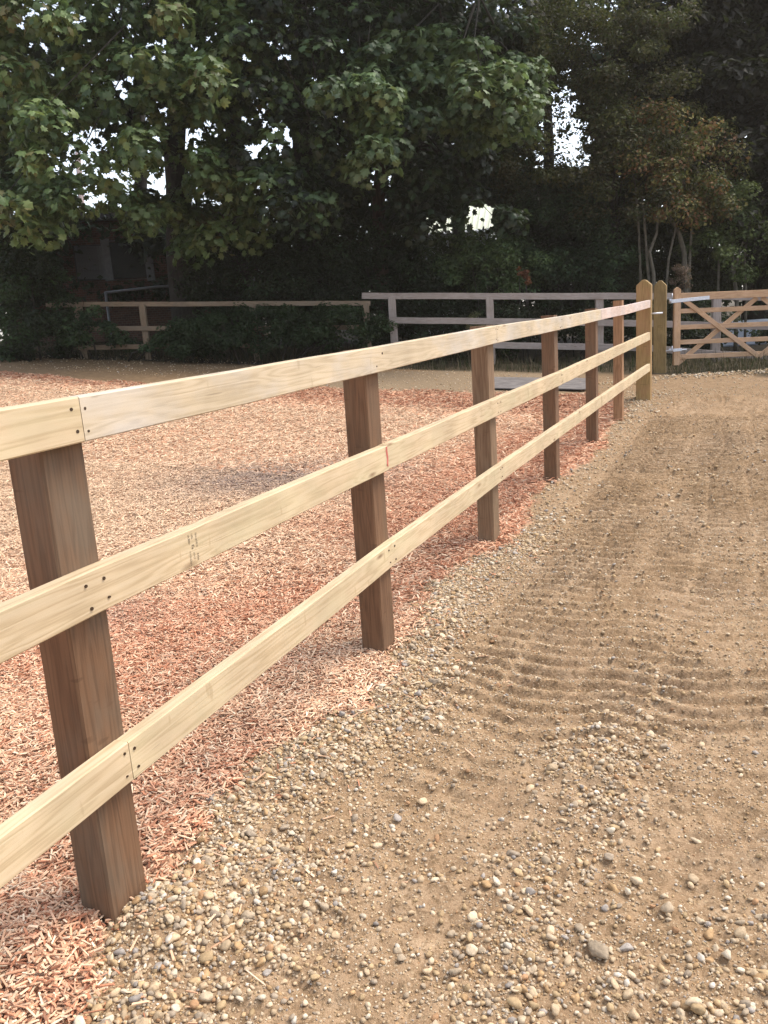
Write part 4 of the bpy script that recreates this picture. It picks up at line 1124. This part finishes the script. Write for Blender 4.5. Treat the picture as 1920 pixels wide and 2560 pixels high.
shrub('shrub', 'deep green shrub between the shed and the hazel stems', [(1230, 520, 100, 100), (1240, 590, 120, 45), (1180, 450, 80, 70), (1320, 560, 70, 70)], 105, 17.4, 19.4, DARK[1:]+BLUEG[:3], (0.06, 0.10))
shrub('shrub', 'dull olive shrub behind the hazel stems and gateposts', [(1430, 590, 110, 60), (1450, 520, 100, 60), (1540, 600, 80, 40)], 90, 18.0, 19.8, [(0.016, 0.022, 0.009), (0.025, 0.033, 0.012), (0.04, 0.045, 0.016)], (0.06, 0.10))
shrub('dead_shrub', 'dry pinkish brown shrub behind the gate hinge stile', [(1470, 608, 24, 26), (1462, 585, 20, 16)], 12, 16.4, 16.9, [(0.13, 0.085, 0.06), (0.17, 0.115, 0.085), (0.10, 0.065, 0.045)], (0.03, 0.06), (0.08, 0.16), 110)
shrub('dead_bough', 'spray of dead rusty leaves hanging in the green shrub', [(1125, 585, 16, 16), (1142, 603, 12, 10)], 8, 16.6, 16.9, [(0.17, 0.06, 0.025), (0.13, 0.05, 0.025)], (0.05, 0.09), (0.05, 0.1), 30, 'dead leaves', stems=3)
shrub('flowering_weed', 'pale yellow-green weed between the upper rails of the grey fence', [(1010, 693, 36, 20)], 7, 16.5, 16.8, [(0.15, 0.16, 0.07), (0.20, 0.19, 0.10), (0.10, 0.12, 0.05)], (0.03, 0.055), (0.08, 0.16), 90, 'weed', stems=4)
# hedge that closes the view low behind everything
hc = clumps_px([(830, 540, 1000, 110), (1200, 640, 700, 60), (900, 640, 1000, 60), (20, 620, 90, 90), (640, 560, 120, 80)], 460, 20.0, 23.5)
hd = empty('hedge', (hc[:, 0].mean(), hc[:, 1].mean(), 0.3)); tag(hd, 'long dark hedge running behind the trees and fences', 'hedge')
hleaf = hc[proj(hc)[1] > 490+0*hc[:, 0]]
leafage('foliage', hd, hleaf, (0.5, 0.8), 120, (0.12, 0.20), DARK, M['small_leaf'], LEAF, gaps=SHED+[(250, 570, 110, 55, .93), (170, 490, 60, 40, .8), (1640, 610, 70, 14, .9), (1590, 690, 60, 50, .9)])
shrub('hedge', 'low dark hedge showing between the rails of the grey fence', [(1100, 690, 280, 45), (1000, 740, 200, 30), (1350, 700, 120, 60), (900, 700, 80, 60)], 130, 16.7, 17.8, DARK+BLUEG[:1], (0.05, 0.10), (0.2, 0.38), 150, 'hedge', stems=14)
shrub('hedge', 'thin dark hedge behind the bars of the open gate', [(1510, 690, 90, 50), (1480, 740, 60, 40), (1700, 740, 120, 30)], 50, 16.4, 17.4, DARK+GREEN[:1], (0.05, 0.10), (0.18, 0.32), 130, 'hedge', stems=8)

# grass and dead stalks at the foot of the fences
bl_v = np.array([(-.5, 0, 0), (.5, 0, 0), (.32, .10, .55), (-.28, .10, .55), (0.05, .38, 1.0)], float)
bl_f3 = np.array([(0, 1, 2), (0, 2, 3), (3, 2, 4)])
n = 26000
x = rng.uniform(-14, 3, n); y = rng.uniform(12.4, 17.2, n)
ed = np.interp(x, [-16, -12, -8.4, -6, -4.4, -2.8, -1.5, 0.2, 4], [12.6, 13.0, 13.7, 14.2, 14.5, 14.7, 14.6, 13.4, 12.9])
k = (y > ed+0.1+0.5*(fbm(x, y, 1.2, 2, 80)-.4)) & (rng.random(n) < 0.25+0.9*fbm(x, y, 1.5, 2, 81)); x, y = x[k], y[k]; n = len(x)
th = rng.uniform(0, 2*math.pi, n); hgt = rng.gamma(3, 0.042, n)+0.03; wd_ = rng.uniform(.006, .014, n)
X = np.stack([np.cos(th), np.sin(th), 0*th], -1)*wd_[:, None]; Y = np.stack([-np.sin(th), np.cos(th), 0*th], -1)*(hgt*rng.uniform(.3, 2.6, n))[:, None]; Z = np.stack([0*th, 0*th, hgt], -1)
pal = np.array([(0.085, 0.065, 0.038), (0.055, 0.042, 0.025), (0.032, 0.034, 0.016), (0.022, 0.022, 0.012), (0.15, 0.115, 0.075), (0.035, 0.05, 0.018)])
c = pal[rng.choice(6, n, p=[.25, .25, .18, .17, .05, .10])]*rng.uniform(.7, 1.3, n)[:, None]
o = scatter('grass', bl_v, bl_f3, np.stack([x, y, H(x, y)-0.01], -1), X, Y, Z, c, M['grass'])
tag(o, 'rough grass and dead stalks along the foot of the far fences', 'grass', kind='stuff')

# ------------------------------------------------------------------ added scattering volume that lifts the blacks like a lens veil
hm = bpy.data.materials.new('black_lift_veil'); hm.use_nodes = True; ht = hm.node_tree; ht.nodes.clear()
ho = ht.nodes.new('ShaderNodeOutputMaterial'); hv = ht.nodes.new('ShaderNodeVolumePrincipled')
hv.inputs['Density'].default_value = 0.0008; hv.inputs['Color'].default_value = (1.0, 0.90, 0.77, 1); hv.inputs['Anisotropy'].default_value = 0.2
ht.links.new(hv.outputs[0], ho.inputs['Volume'])
hz = box('veil_volume', (-10, 320, 9), 900, 800, 24, hm, None, 0, 0); tag(hz, kind='stuff')
